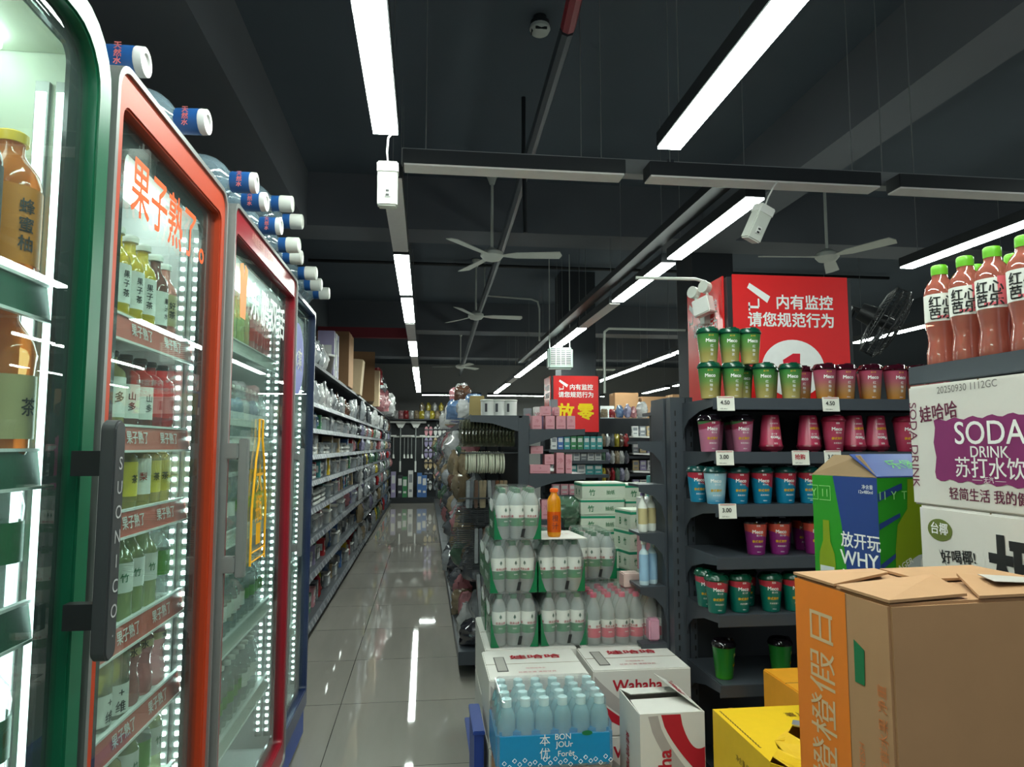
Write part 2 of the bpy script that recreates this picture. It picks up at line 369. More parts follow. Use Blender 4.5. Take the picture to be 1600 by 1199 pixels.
# ---------------------------------------------------------------- drinks
def bottle_proto(nm, r, h, liq, cap, lab=None, lz=(.25, .62), shape='round', capr=.45, text=None, tcol=None, tsize=.02, n=16, neck=.78, capm=None, caph=.075, labr=1.015, tface=0., vert=True):
    if shape == 'round': pr = [(r * .9, 0), (r, .01), (r, h * .62), (r * .86, h * .70), (r * .5, h * neck), (r * .38, h * .84), (r * .38, h * .92)]
    elif shape == 'straight': pr = [(r * .92, 0), (r, .01), (r, h * .68), (r * .95, h * .73), (r * .7, h * .78), (r * .42, h * .82), (r * .42, h * .92)]
    elif shape == 'wavy': pr = [(r * .9, 0), (r, .012), (r * 1.0, h * .2), (r * .82, h * .34), (r * .86, h * .42), (r * 1.0, h * .5), (r * .96, h * .62), (r * .6, h * .78), (r * .4, h * .84), (r * .4, h * .92)]
    elif shape == 'guava': pr = [(r * .85, 0), (r * .97, .008), (r, h * .08), (r * .98, h * .16), (r * .86, h * .26), (r * .88, h * .33), (r, h * .42), (r, h * .72), (r * .93, h * .78), (r * .76, h * .83), (r * .5, h * .87), (r * .46, h * .93)]
    elif shape == 'tea': pr = [(r * .85, 0), (r * .92, .01), (r * .93, h * .45), (r * 1.0, h * .64), (r * .9, h * .72), (r * .5, h * .83), (r * .42, h * .86), (r * .42, h * .93)]
    P = [('bottle_body', MB().lathe(pr, n).mesh(nm, liq, True), -1)]
    cr = r * capr; ch = h * caph
    P.append(('cap', MB().lathe([(cr, h - ch), (cr * 1.02, h - ch * .5), (cr, h - .003), (cr * .85, h)], n).mesh(nm + '_cap', cap, True), -1))
    if lab:
        z0, z1 = lz[0] * h, lz[1] * h; rr = r * labr
        P.append(('label', MB().lathe([(rr, z0), (rr, z1)], n, caps=False).mesh(nm + '_label', lab, True), -1))
        if text:
            m = MB(); lines = list(text) if vert else [text]
            for i, ch_ in enumerate(lines):
                zc = (z1 + z0) / 2 + ((len(lines) - 1) / 2 - i) * tsize * 1.15
                m.text(ch_, tsize, (tface, zc), cone=(rr, 0, rr, 1), bold=.02)
            P.append(('lettering', m.mesh(nm + '_text', tcol or M_blackp), len(P) - 1))
    return P
M_capw = mat('cap_white', (228, 230, 222), .4); M_capy = mat('cap_yellow', (226, 184, 40), .4); M_capg = mat('cap_green', (110, 190, 40), .35)
M_capo = mat('cap_orange', (240, 96, 24), .4); M_capr = mat('cap_pink', (214, 60, 100), .4); M_capdk = mat('cap_dark', (70, 52, 50), .4)
L_yellow = clear('juice_yellow', (250, 226, 70), .6, (255, 235, 150)); L_dark = clear('tea_dark', (150, 100, 92), .7, (200, 150, 120))
L_pink = clear('juice_pink', (244, 180, 170), .5, (255, 215, 205)); L_ltea = clear('tea_light', (240, 228, 160), .45, (250, 240, 190))
L_green = clear('tea_green', (222, 232, 180), .42, (244, 250, 228)); L_clear = clear('water_clear', (215, 228, 226), .3)
L_amber = clear('tea_amber', (226, 140, 70), .7, (255, 190, 120)); L_red = clear('juice_red', (214, 110, 120), .6, (230, 130, 120))
L_lem = clear('lemon_water', (225, 225, 200), .35); L_rose = clear('rose_water', (246, 190, 190), .4, (255, 236, 236))
L_org = clear('juice_orange', (255, 176, 20), .8, (255, 190, 60)); L_guava = clear('guava_juice', (206, 124, 108), .74, (255, 205, 190), rough=.04, base=.11)
Lb_w = mat('label_white', (232, 232, 224), .45); Lb_y = mat('label_yellow', (228, 206, 70), .45); Lb_o = mat('label_orange', (226, 134, 30), .45)
Lb_g = mat('label_green', (90, 150, 60), .45); Lb_r = mat('label_red', (206, 60, 60), .45); Lb_t = mat('label_tan', (190, 176, 130), .5)
Lb_b = mat('label_dark', (56, 44, 44), .5)
O1 = bottle_proto('a', .033, .215, L_yellow, M_capw, Lb_w, (.2, .6), 'round', .55, '果子茶', tface=R(-20), tsize=.018)
O2 = bottle_proto('b', .032, .21, L_dark, M_capw, Lb_w, (.15, .55), 'round', .55, '果汁水', tface=R(-20), tsize=.016)
O3 = bottle_proto('c', .031, .205, L_pink, M_capw, Lb_t, (.2, .6), 'round', .5, '好茶', tface=R(-20))
O4 = bottle_proto('d', .031, .17, L_ltea, M_capdk, Lb_w, (.15, .66), 'straight', .5, '多', tface=R(-30), tsize=.025)
O5 = bottle_proto('e', .031, .17, L_dark, M_capdk, Lb_w, (.15, .6), 'straight', .5, '山多', tface=R(-30), tsize=.02)
O6 = bottle_proto('f', .031, .17, L_red, M_capdk, Lb_r, (.2, .6), 'straight', .5)
O7 = bottle_proto('g', .033, .165, L_ltea, M_capw, Lb_y, (.2, .66), 'straight', .5, '茶', tface=R(-30))
O8 = bottle_proto('h', .033, .165, L_ltea, M_capw, Lb_w, (.2, .7), 'straight', .5, '梨', Lb_r, tface=R(-30))
O9 = bottle_proto('i', .034, .2, L_green, M_capw, Lb_w, (.3, .62), 'round', .5, '竹', M_greenp, tface=R(-30))
O10 = bottle_proto('j', .034, .2, L_clear, M_capw, Lb_g, (.3, .6), 'round', .5)
O11 = bottle_proto('k', .036, .2, L_lem, M_capw, Lb_w, (.05, .36), 'straight', .5, 'C生', tface=R(-20), tsize=.025)
O12 = bottle_proto('l', .036, .2, L_lem, M_capw, Lb_w, (.05, .36), 'straight', .5, '+维', tface=R(-20), tsize=.025)
O13 = bottle_proto('m', .034, .21, L_rose, M_capw, Lb_t, (.52, .6), 'wavy', .5, '水', tface=R(-30), tsize=.02)
sl = MB().cyl((0, -.02, .1), (.012, -.022, .102), .028, n=20); O12.append(('lemon_print', sl.mesh('lemon', Lb_y), 0))
S1 = bottle_proto('s1', .027, .19, L_green, M_capw, None, shape='round', capr=.55, n=12)
S2 = bottle_proto('s2', .027, .19, L_clear, M_capw, Lb_w, (.25, .5), 'wavy', .55, n=12)
S3 = bottle_proto('s3', .027, .19, L_rose, M_capw, Lb_r, (.25, .5), 'straight', .55, n=12)
S4 = bottle_proto('s4', .027, .19, L_ltea, M_capy, Lb_y, (.25, .55), 'round', .55, n=12)
S5 = bottle_proto('s5', .027, .19, L_clear, M_capw, Lb_g, (.3, .5), 'straight', .55, n=12)
B1 = bottle_proto('t1', .047, .25, L_amber, M_capy, Lb_o, (.12, .62), 'tea', .52, '蜂蜜柚', Lb_b, .026, tface=R(-15))
B2 = bottle_proto('t2', .047, .25, L_dark, M_capy, Lb_b, (.12, .62), 'tea', .52, '乌龙', Lb_y, .026, tface=R(-15))
B3 = bottle_proto('t3', .047, .25, L_amber, M_capw, Lb_t, (.1, .5), 'tea', .52, '茶', M_blackp, .03, tface=R(-15))
B4 = bottle_proto('t4', .047, .25, L_clear, M_capw, M_greenp, (.3, .55), 'tea', .52)
NAMES = {id(O1): 'yellow juice bottle with white cap', id(O2): 'dark plum juice bottle with white cap', id(O3): 'pale pink juice bottle', id(O4): 'light tea bottle with white label',
         id(O5): 'dark tea bottle with white label', id(O6): 'red labelled juice bottle', id(O7): 'yellow labelled tea bottle', id(O8): 'white labelled pear tea bottle',
         id(O9): 'green tea bottle with white label', id(O10): 'clear bottle with green label', id(O11): 'vitamin water bottle', id(O12): 'lemon water bottle', id(O13): 'pink waisted water bottle',
         id(S1): 'small green drink bottle', id(S2): 'small clear waisted bottle', id(S3): 'small pink drink bottle', id(S4): 'small yellow-capped drink bottle', id(S5): 'small clear green-labelled bottle',
         id(B1): 'amber tea bottle with yellow cap', id(B2): 'dark tea bottle with yellow cap', id(B3): 'amber tea bottle with tan label', id(B4): 'large clear bottle with green label'}
SHN = ['top', 'second', 'third', 'fourth', 'fifth', 'sixth', 'seventh']

# ---------------------------------------------------------------- glass door fridges
M_led = emit('led_dot', (225, 250, 245), LED)
M_tube = emit('led_tube', (225, 250, 245), LED * .14)
M_top = emit('fridge_top_lamp', (232, 248, 240), LED * .35)
def rrect(y0, y1, z0, z1, r, n=6):
    o = []
    for cy, cz, a in ((y1 - r, z1 - r, 0), (y0 + r, z1 - r, 90), (y0 + r, z0 + r, 180), (y1 - r, z0 + r, 270)):
        for i in range(n + 1):
            t = R(a + 90 * i / n); o.append((cy + r * cos(t), cz + r * sin(t)))
    return o
def ring(o, i, x0, x1):
    n = len(o); m = MB(); v = [(x1, *p) for p in o] + [(x1, *p) for p in i] + [(x0, *p) for p in o] + [(x0, *p) for p in i]; f = []
    for k in range(n):
        j = (k + 1) % n
        f += [(k, j, n + j, n + k), (2 * n + k, 3 * n + k, 3 * n + j, 2 * n + j), (k, 2 * n + k, 2 * n + j, j), (n + k, n + j, 3 * n + j, 3 * n + k)]
    return m.add(v, f)
def fridge(label, Y0, Y1, X0, H, doorm, cabm, inm, fw, rad, gask, shelves, stripm, striptext, trim=None, zb=.22, stripz=.05, side=None, fwl=None, toplamp=True, plinth=None, dots=True):
    t = thing('display_fridge', label, 'fridge', (X0, (Y0 + Y1) / 2, 0), (0, 0, 0), 'glass door drinks fridges'); h = (Y1 - Y0) / 2; D = .68
    xb = -.05
    m = MB()
    m.box(-D, -D + .04, -h, h, .1, H).box(-D + .04, xb, -h, -h + .035, .1, H).box(-D + .04, xb, h - .035, h, .1, H)
    m.box(-D + .04, xb, -h + .035, h - .035, H - .06, H).box(-D + .04, xb, -h + .035, h - .035, .1, zb)
    m.box(-D + .05, xb - .02, -h + .04, h - .04, .02, .1)
    part('cabinet', m.mesh('cabinet', cabm), t)
    m = MB(); e = .002
    m.quad((-D + .042, -h + .04, zb + e), (-D + .042, h - .04, zb + e), (-D + .042, h - .04, H - .065), (-D + .042, -h + .04, H - .065))
    for s in (-1, 1): m.box(-D + .042, xb - .004, s * (h - .037) - .001, s * (h - .037) + .001, zb, H - .06)
    m.box(-D + .042, xb - .004, -h + .04, h - .04, H - .066, H - .062).box(-D + .042, xb - .004, -h + .04, h - .04, zb, zb + .003)
    part('liner', m.mesh('liner', inm), t)
    d = part('door', ring(rrect(-h + .004, h - .004, zb - .06, H - .004, rad), rrect(-h + fw, h - fw, zb + .02, H - (fwl or fw), max(.02, rad - fw * .6)), -.045, 0).mesh('door', doorm, True, .004), t)
    if trim: part('edge_trim', ring(rrect(-h, h, zb - .064, H, rad + .004), rrect(-h + .012, h - .012, zb - .052, H - .012, rad - .006), -.047, .006).mesh('trim', trim, True), d)
    part('glass', MB().box(-.024, -.018, -h + fw - .004, h - fw + .004, zb + .016, H - (fwl or fw) + .004).mesh('glass', M_glass), d)
    part('glass_border', ring(rrect(-h + fw, h - fw, zb + .02, H - (fwl or fw), max(.02, rad - fw * .6)), rrect(-h + fw + gask, h - fw - gask, zb + .02 + gask, H - (fwl or fw) - gask * .7, .03), -.034, -.027).mesh('border', mat('glass_border_black', (34, 40, 44), .12)), d)
    part('plinth_grille', MB().box(-.06, -.012, -h + .01, h - .01, .03, zb - .07).mesh('plinth', plinth or cabm, bev=.004), t)
    for s in (-1, 1): part('foot', MB().lathe([(.02, 0), (.02, .015), (.01, .018), (.01, .1)], 10, c=(-.1, s * (h - .06), 0)).mesh('foot', M_black), t)
    # led strips up both inner walls; the unseen near-wall pair is added for light
    for s in (-1, 1):
        for x in (-.062, -.095):
            y = s * (h - .042)
            l = part('led_strip', MB().box(x - .011, x + .011, y - .004, y + .004, zb + .05, H - .12).mesh('channel', M_alu), t)
            g = MB(); z = zb + .07
            if not dots: g.box(x - .008, x + .008, y - s * .004, y - s * .0075, z, H - .14); z = H
            while z < H - .14:
                g.box(x - .0045, x + .0045, y - s * .004, y - s * .0075, z + .001, z + .010); z += .027
            part('led_dots', g.mesh('dots', M_led if dots else M_tube), l)
    if toplamp:
        part('top_lamp', MB().box(-.2, -.14, -h + .08, h - .08, H - .09, H - .067).mesh('lamp', M_top, bev=.004), t)
    for k, z in enumerate(shelves):
        sh = part('shelf', MB().box(-D + .06, -.073, -h + .05, h - .05, z - .012, z).mesh('shelf', M_cream), t)
        xs = -.066
        st = part('price_strip', MB().prism([(xs - .006, -h + .05, z + .006), (xs, -h + .05, z + .006), (xs + .008, -h + .05, z - stripz + .006), (xs + .002, -h + .05, z - stripz + .006)], (0, 2 * h - .1, 0)).mesh('strip', stripm), sh)
        part('strip_edge', MB().box(xs - .006, xs + .004, -h + .05, h - .05, z + .006, z + .011).box(xs + .002, xs + .011, -h + .05, h - .05, z - stripz + .001, z - stripz + .006).mesh('edge', M_whitep), sh)
        if striptext:
            m = MB(); y = -h + .14
            while y < h - .12:
                m.text(striptext, stripz * .6, (xs + .0065, y, z - stripz * .45 + .006), TX, (-.15, 0, .99), 0, .02); y += .19
            part('lettering', m.mesh('txt', M_whitep), st)
    return t, d
GREEN = (1.28, -.56)
f_green, d_green = fridge('green framed glass-door drinks fridge, first of the row', .42, 1.285, -.56, 2.15, mat('door_green', (8, 92, 62), .3, 0, .03), mat('cab_green', (20, 84, 62), .4), mat('liner_ivory', (214, 222, 206), .5), .052, .12, .045,
    [1.665, 1.395, 1.155, .86, .56], mat('strip_green', (18, 84, 62), .35), None, stripz=.055, dots=False)
hd = MB().box(-.02, .0, 0, 0.0, 0, 0)
m = MB(); q = rrect(-.019, .019, -.19, .19, .018)
m.prism([(.045, *p) for p in q], (.024, 0, 0))
hh = part('handle', m.mesh('handle', mat('handle_grey', (58, 60, 62), .4), True, .003), d_green); hh.location = (0, .4325 - .07, 1.262)
for z in (-.12, .12): part('handle_mount', MB().box(0, .046, -.012, .012, z - .02, z + .02).mesh('mount', M_black), hh)
m = MB()
for i, c in enumerate('SUONICO.'): m.text(c, .030, (.0697, .003, .12 - i * .039), TX, (0, 0, 1))
part('lettering', m.mesh('hl', mat('handle_letter', (176, 178, 178), .35)), hh)
ORANGE, RED, BLUE = (1.30, 2.02), (2.035, 3.03), (3.045, 3.64)
f_or, d_or = fridge('orange framed glass-door drinks fridge between green and red ones', *ORANGE, -.565, 2.12, mat('door_orange', (178, 56, 16), .45, 0, .03), mat('cab_white', (220, 222, 222), .4), mat('liner_white', (226, 226, 226), .5), .045, .05, .075,
    [1.675, 1.445, 1.265, 1.03, .825, .6, .4], mat('strip_pink', (206, 104, 92), .4), '果子熟了', trim=M_alu, fwl=.075)
m = MB()
for i, c in enumerate('果子熟了'): m.text(c, .13, (.004 - .016, -.195 + i * .100, 1.925), TX, (0, 0, 1), 0, .018, sx=.75)
m.text('。', .12, (-.012, .195, 1.895), TX, (0, 0, 1), 0, .02)
part('lettering', m.mesh('orange_letters', mat('letter_orange', (255, 92, 20), .45)), d_or)
f_red, d_red = fridge('red framed glass-door drinks fridge next to the orange one', *RED, -.55, 2.11, mat('door_red', (146, 14, 34), .3, 0, .03), mat('cab_silver', (186, 190, 188), .35, .3), mat('liner_white', (226, 226, 226), .5), .045, .035, .05,
    [1.745, 1.43, 1.13, .80, .50], mat('strip_clear', (214, 216, 206), .3), None, trim=M_alu, fwl=.085, stripz=.04)
m = MB(); m.text('AI智能生鲜 上新好货', .036, (.002, -.12, 2.07), TX, (0, 0, 1))
part('lettering', m.mesh('red_head', mat('letter_tan', (206, 150, 140), .5)), d_red)
m = MB()
for i, c in enumerate('东鹏双活'): m.text(c, .13, (-.012, -.16 + i * .14, 1.885), TX, (0, 0, 1), 0, .03)
part('lettering', m.mesh('red_glass', mat('letter_white', (245, 248, 246), .4)), d_red)  # plain white lettering, no emission
m = MB(); m.prism([(-.012, -.36, 1.96), (-.012, -.345, 1.80), (-.012, -.285, 1.80), (-.012, -.27, 1.96), (-.012, -.30, 1.97), (-.012, -.31, 1.93), (-.012, -.325, 1.97)], (.001, 0, 0))
part('emblem', m.mesh('emblem', mat('letter_orange2', (250, 130, 20), .45)), d_red)
ya = mat('letter_amber', (248, 176, 20), .45); m = MB()                 # bottle-shaped sticker on the red door glass
yc = -.02
out = [(-.10, 1.02), (-.10, 1.2), (-.06, 1.36), (-.025, 1.43), (-.025, 1.5), (.025, 1.5), (.025, 1.43), (.06, 1.36), (.10, 1.2), (.10, 1.02)]
m.tube([(-.012, yc + y, z) for y, z in out], .004, 6); m.tube([(-.012, yc - .1, 1.06), (-.012, yc + .1, 1.06)], .003, 6); m.tube([(-.012, yc - .1, 1.03), (-.012, yc + .1, 1.03)], .003, 6)
for i, c in enumerate('大瓶'): m.text(c, .1, (-.012, yc, 1.30 - i * .1), TX, (0, 0, 1), 0, .02)
m.prism([(-.012, yc - .03, 1.08), (-.012, yc + .03, 1.08), (-.012, yc + .03, 1.15), (-.012, yc - .03, 1.15)], (.001, 0, 0))
part('bottle_sticker', m.mesh('sticker', ya, True), d_red)
m = MB(); m.box(.035, .06, -.495, -.470, 1.05, 1.43)
for z in (1.085, 1.395): m.box(0, .035, -.50, -.465, z - .022, z + .022)
part('handle', m.mesh('rh', M_alu, bev=.003), d_red)
f_bl, d_bl = fridge('navy blue framed glass-door drinks fridge at the end of the row', *BLUE, -.56, 2.09, mat('door_navy', (30, 44, 84), .3, 0, .03), mat('cab_navy', (40, 52, 92), .4), mat('liner_white', (226, 226, 226), .5), .03, .02, .03,
    [1.75, 1.45, 1.15, .85, .55], mat('strip_clear', (214, 216, 206), .3), None, stripz=.04, plinth=mat('plinth_blue', (24, 70, 160), .4))
m = MB().cyl((-.014, -.12, 1.80), (-.013, -.12, 1.80), .16, n=30); part('round_sticker', m.mesh('rs', mat('sticker_blue', (60, 70, 190), .4)), d_bl)
m = MB().text('冰爽', .11, (-.0125, -.12, 1.8), TX, (0, 0, 1), 0, .02); part('lettering', m.mesh('rst', M_whitep), d_bl)
part('handle', MB().box(.03, .05, -.27, -.25, .95, 1.4).box(0, .03, -.268, -.252, .97, 1.0).box(0, .03, -.268, -.252, 1.35, 1.38).mesh('bh', M_alu, bev=.003), d_bl)

def stock(fname, shelves, X, y0, y1, step, rows, depth=1, jit=.004):
    for k, (z, kinds) in enumerate(zip(shelves, rows)):
        n = int((y1 - y0) / step) + 1
        for dpt in range(depth):
            for i in range(n):
                p = kinds[min(len(kinds) - 1, i * len(kinds) // n)]
                if not p: continue
                lb = '%s, %s %s, %s %s fridge shelf' % (NAMES[id(p)], ORD[i], 'in back row' if dpt else 'along the front', SHN[k], fname)
                inst(p, 'drink_bottle', lb, 'bottle', (X - dpt * .085 + random.uniform(-jit, jit), y0 + i * step, z + .0005), (0, 0, random.uniform(-.3, .3)), '%s shelf of the %s fridge' % (SHN[k], fname))
stock('orange', [1.675, 1.445, 1.265, 1.03, .825, .6], -.676, 1.385, 1.9, .0735,
      [[O3, O2, O1, O1, O1, O2, O3], [O4, O4, O4, O5, O5, O6, O6], [O7, O7, O8, O7, O8, O7, O7], [O9, O9, O10, O9, O9, O9, O10], [O11, O11, O12, O12, O13, O13, O13], [O9, O10, O9, O4, O9, O10, O9]], 2)
stock('red', [1.745, 1.43, 1.13, .80, .50], -.660, 2.10, 2.92, .063, [[S1, S1, S1, S3, S3], [S2, S2, S2, S2], [S4, S2, S5, S4], [S2, S2, S5], [S3, S5, S2]])
stock('navy blue', [1.75, 1.45, 1.15, .85, .55], -.672, 3.12, 3.55, .085, [[S5, S3], [S2, S2], [S5, S1], [S3, S2], [S2, S5]])
stock('green', [1.665, 1.395, 1.155, .86], -.668, .848, 1.2, .115, [[B1, B2, B2, B1], [B3, B3, B3, B3], [B4, B4, B4, B4], [B4, B3, B4, B4]])

# big water jugs lying on the fridges, necks towards the aisle
Mj = clear('jug_plastic', (190, 214, 226), .36, (222, 236, 243), .07, .9, .16); Mjb = mat('jug_label_blue', (38, 92, 160), .4)
JP = [('jug_body', MB().lathe([(.02, -.30), (.07, -.295), (.078, -.28), (.078, -.2), (.074, -.19), (.078, -.18), (.078, -.07), (.075, -.045), (.066, -.02), (.05, .0), (.032, .014), (.026, .03)], 20).mesh('jug', Mj, True, xf=Matrix.Rotation(pi / 2, 4, 'Y')), -1)]
JP.append(('neck_label', MB().lathe([(.029, .018), (.031, .022), (.031, .075)], 18, caps=False).mesh('neck', Mjb, True, xf=Matrix.Rotation(pi / 2, 4, 'Y')), -1))
JP.append(('cap', MB().lathe([(.030, .075), (.031, .078), (.030, .092), (.018, .093), (.018, .088)], 18).mesh('cap', M_whitep, True, xf=Matrix.Rotation(pi / 2, 4, 'Y')), -1))
m = MB()
for i, c in enumerate('天然水'): m.text(c, .016, (.048, -.0316, .016 - i * .016), (1, 0, 0), (0, 0, 1), 0, .03)
JP.append(('lettering', m.mesh('jt', mat('print_salmon', (226, 120, 120), .5)), 1))
JW = [JP[0], ('neck_ring', MB().lathe([(.028, .018), (.029, .02), (.029, .05)], 18, caps=False).mesh('nk', Mjb, True, xf=Matrix.Rotation(pi / 2, 4, 'Y')), -1),
      ('cap', MB().lathe([(.030, .05), (.031, .055), (.030, .095), (.026, .098)], 18).mesh('cap', M_capw, True, xf=Matrix.Rotation(pi / 2, 4, 'Y')), -1)]
for i, (y, z, top, xc) in enumerate(((1.225, 2.15, 'green', -.56), (1.47, 2.12, 'orange', -.579), (1.74, 2.12, 'orange', -.535), (2.11, 2.11, 'red', -.505), (2.28, 2.11, 'red', -.512), (2.53, 2.11, 'red', -.516), (2.77, 2.11, 'red', -.50), (2.95, 2.11, 'red', -.52), (3.14, 2.09, 'navy blue', -.49), (3.36, 2.09, 'navy blue', -.50), (3.55, 2.09, 'navy blue', -.49))):
    w = i >= 6
    inst(JW if w else JP, 'water_jug', '%s water jug lying on the %s fridge, %s of the row of jugs' % ('white-capped' if w else 'blue-necked', top, ORD[i]), 'jug', (xc - .093, y, z + .0785), (0, 0, R(random.uniform(-4, 4))), 'water jugs lying on the fridges')
for i, y in enumerate((2.65, 2.86)):
    inst(JW, 'water_jug', 'white-capped water jug of the upper layer, %s one on the fridges' % ('nearer' if i == 0 else 'farther'), 'jug', (-.60, y, 2.11 + .0785 + .124), (0, 0, 0), 'water jugs lying on the fridges')

# ---------------------------------------------------------------- shrink-wrapped water packs
M_film = clear('shrink_film', (240, 245, 243), .17, (255, 255, 255), .09, .8, .07)
M_wat = clear('pet_bottle', (240, 246, 243), .46, (235, 245, 242), .07)
M_watb = clear('pet_bottle_blue', (176, 226, 232), .6, (220, 240, 245), .07)
M_capbl = mat('cap_pale_blue', (196, 232, 236), .4)
NX = (1, 0, 0); LX = (0, -1, 0)
def water_label(nm, lo, hi, mid, cmat, r=.0312, sym=True, txt='农夫山泉'):
    m = MB().lathe([(r, lo), (r, mid)], 16, 0, caps=False).lathe([(r, mid), (r, hi)], 16, 1, caps=False)
    for a in (R(-90), R(30), R(150)):
        k = (r, 0, r, 1); zc = mid + (hi - mid) * .62; pts = []
        if sym:
            for dx, dz in ((-.002, -.009), (.002, -.009), (.002, -.004), (.007, -.004), (.0035, .001), (.006, .001), (0, .011), (-.006, .001), (-.0035, .001), (-.007, -.004), (-.002, -.004)):
                pts.append(((r + .0006) * cos(a + dx / r), (r + .0006) * sin(a + dx / r), zc + dz))
            m.add(pts, [tuple(range(len(pts)))], 2)
        m.text(txt, .0115, (a, mid + .008), cone=k, mi=3, bold=.05)
        m.text('饮用水', .006, (a, lo + (mid - lo) * .6), cone=k, mi=1, bold=.02)
    return m.mesh(nm, [cmat, Lb_w, mat('tree_green', (10, 70, 50), .5), M_red], True)
WPR = [(.027, 0), (.031, .006), (.031, .05), (.0295, .055), (.031, .06), (.031, .135), (.029, .15), (.018, .18), (.013, .192), (.013, .207)]
WPG = [(.027, 0), (.0315, .006), (.0315, .15), (.0295, .167), (.021, .188), (.014, .197), (.014, .207)]
me_wb = MB().lathe(WPR, 16).mesh('wb', M_wat, True); me_wg = MB().lathe(WPG, 16).mesh('wg', M_wat, True); me_wbb = MB().lathe([(.027, 0), (.031, .006), (.031, .148), (.0285, .168), (.020, .186), (.0145, .194), (.0145, .205)], 16).mesh('wbb', M_watb, True)
def capm(nm, mt): return MB().lathe([(.0145, .198), (.015, .2), (.0145, .216), (.012, .218)], 14).mesh(nm, mt, True)
cp_g, cp_r, cp_b = capm('cg', mat('cap_deep_green', (24, 104, 66), .4)), capm('cr', M_capr), MB().lathe([(.0168, .192), (.0172, .195), (.0168, .217), (.014, .219)], 14).mesh('cb', M_capbl, True)
lb_g = water_label('lg', .055, .145, .090, M_greenp, r=.0318); lb_r = water_label('lr', .030, .105, .070, mat('label_rose', (196, 62, 84), .45))
def film_mesh(w, d, h, nm, mt, waist=.74):
    sec = [(-.5, 0), (.5, 0), (.5, .62), (.46, .76), (waist / 2, .985), (waist / 2 - .03, 1.0), (-waist / 2 + .03, 1.0), (-waist / 2, .985), (-.46, .76), (-.5, .62)]
    m = MB(); ys = [(-d / 2, .97), (-d / 2 + .012, 1), (d / 2 - .012, 1), (d / 2, .97)]; vs = []; fs = []; n = len(sec)
    for y, k in ys: vs += [(x * w * k, y, z * h) for x, z in sec]
    for j in range(3):
        for i in range(n): fs.append((j * n + i, j * n + (i + 1) % n, (j + 1) * n + (i + 1) % n, (j + 1) * n + i))
    fs += [tuple(range(n)), tuple(range(4 * n - 1, 3 * n - 1, -1))]
    return m.add(vs, fs).mesh(nm, mt, True)
w, d = .205, .268
me_film = film_mesh(w, d, .228, 'film12', M_film)
me_fprint = []                                        # printed green ends of the film, spilling round the corners
for s in (-1, 1):
    m = MB()
    x = s * (w / 2 + .001); c = [(-d / 2, .0), (d / 2, .0), (d / 2, .14), (d / 2 - .03, .125), (0, .105), (-d / 2 + .03, .125), (-d / 2, .14)]
    m.prism([(x, y, z) for y, z in c], (s * .0006, 0, 0))
    f = [(0, .002), (.036, .002), (.026, .02), (.014, .055), (.006, .10), (0, .14)]
    m.prism([(s * (w / 2 - a), -d / 2 - .0012, z) for a, z in f], (0, -.0005, 0))
    me_fprint.append(m.mesh('film_print', mat('film_green', (6, 104, 62), .25)))
m = MB()
for s in (-1, 1):
    x = s * (w / 2 + .0022); xd = (0, s, 0)
    m.text('农夫山泉', .034, (x, 0, .06), xd, (0, 0, 1), 0, .02)
    m.prism([(x, -.1, .145), (x, -.03, .115), (x, .05, .115), (x, .1, .145), (x, .06, .17), (x, -.06, .17)], (s * .0005, 0, 0))
me_flet = m.mesh('film_let', M_whitep)
me_ftape = MB().prism([(.012, -d / 2 - .0025, .012), (.026, -d / 2 - .0025, .012), (.034, -d / 2 - .0025, .048), (.02, -d / 2 - .0025, .048)], (0, -.0008, 0)).mesh('tape', M_black)
def grid_bottles(t, nx, ny, pitch, body, cap, lab):
    for j in range(ny):
        for i in range(nx):
            b = part('bottle', body, t); b.location = ((i - (nx - 1) / 2) * pitch, (j - (ny - 1) / 2) * pitch, .003); b.rotation_euler = (0, 0, random.uniform(-.9, .9))
            part('cap', cap, b)
            if lab: part('label', lab, b)
def green_pack(label, x, y, z, rz=0.):
    t = thing('water_pack', label, 'water pack', (x, y, z), (0, 0, rz), 'shrink-wrapped packs of green water bottles')
    grid_bottles(t, 3, 4, .0645, me_wg, cp_g, lb_g)
    f = part('shrink_film', me_film, t); [part('film_print', q, f, 'green printed film end') for q in me_fprint]; part('lettering', me_flet, f); part('tape', me_ftape, f)
    return t
Z0, PH = .542, .2295
gp = [('green-printed water pack, bottom one at the front corner by the aisle', .392, 3.24, Z0), ('green-printed water pack, bottom one beside the pink-capped pack', .612, 3.24, Z0),
      ('green-printed water pack, middle one of the front stack by the aisle', .385, 3.24, Z0 + PH), ('green-printed water pack carrying the white tray and orange bottle', .600, 3.24, Z0 + PH),
      ('green-printed water pack topmost of all, beside the orange drink bottle', .405, 3.23, Z0 + 2 * PH),
      ('lower green-printed water pack behind the pink-capped pack', .812, 3.52, Z0), ('green-printed water pack standing behind the pink-capped bottles', .820, 3.51, Z0 + PH),
      ('green-printed water pack of the second row, bottom by the aisle', .392, 3.53, Z0), ('green-printed water pack of the second row, bottom inner one', .605, 3.53, Z0),
      ('green-printed water pack of the second row, middle by the aisle', .387, 3.53, Z0 + PH), ('green-printed water pack of the second row, upper inner one', .603, 3.53, Z0 + PH)]
for g in gp: green_pack(*g, rz=R(random.uniform(-1, 1)))
t = thing('water_pack', 'shrink-wrapped pack of pink-capped water bottles on the cartons', 'water pack', (.905, 3.215, Z0))
grid_bottles(t, 6, 4, .0645, me_wb, cp_r, lb_r)
f = part('shrink_film', film_mesh(.40, .266, .222, 'film24', M_film, .88), t)
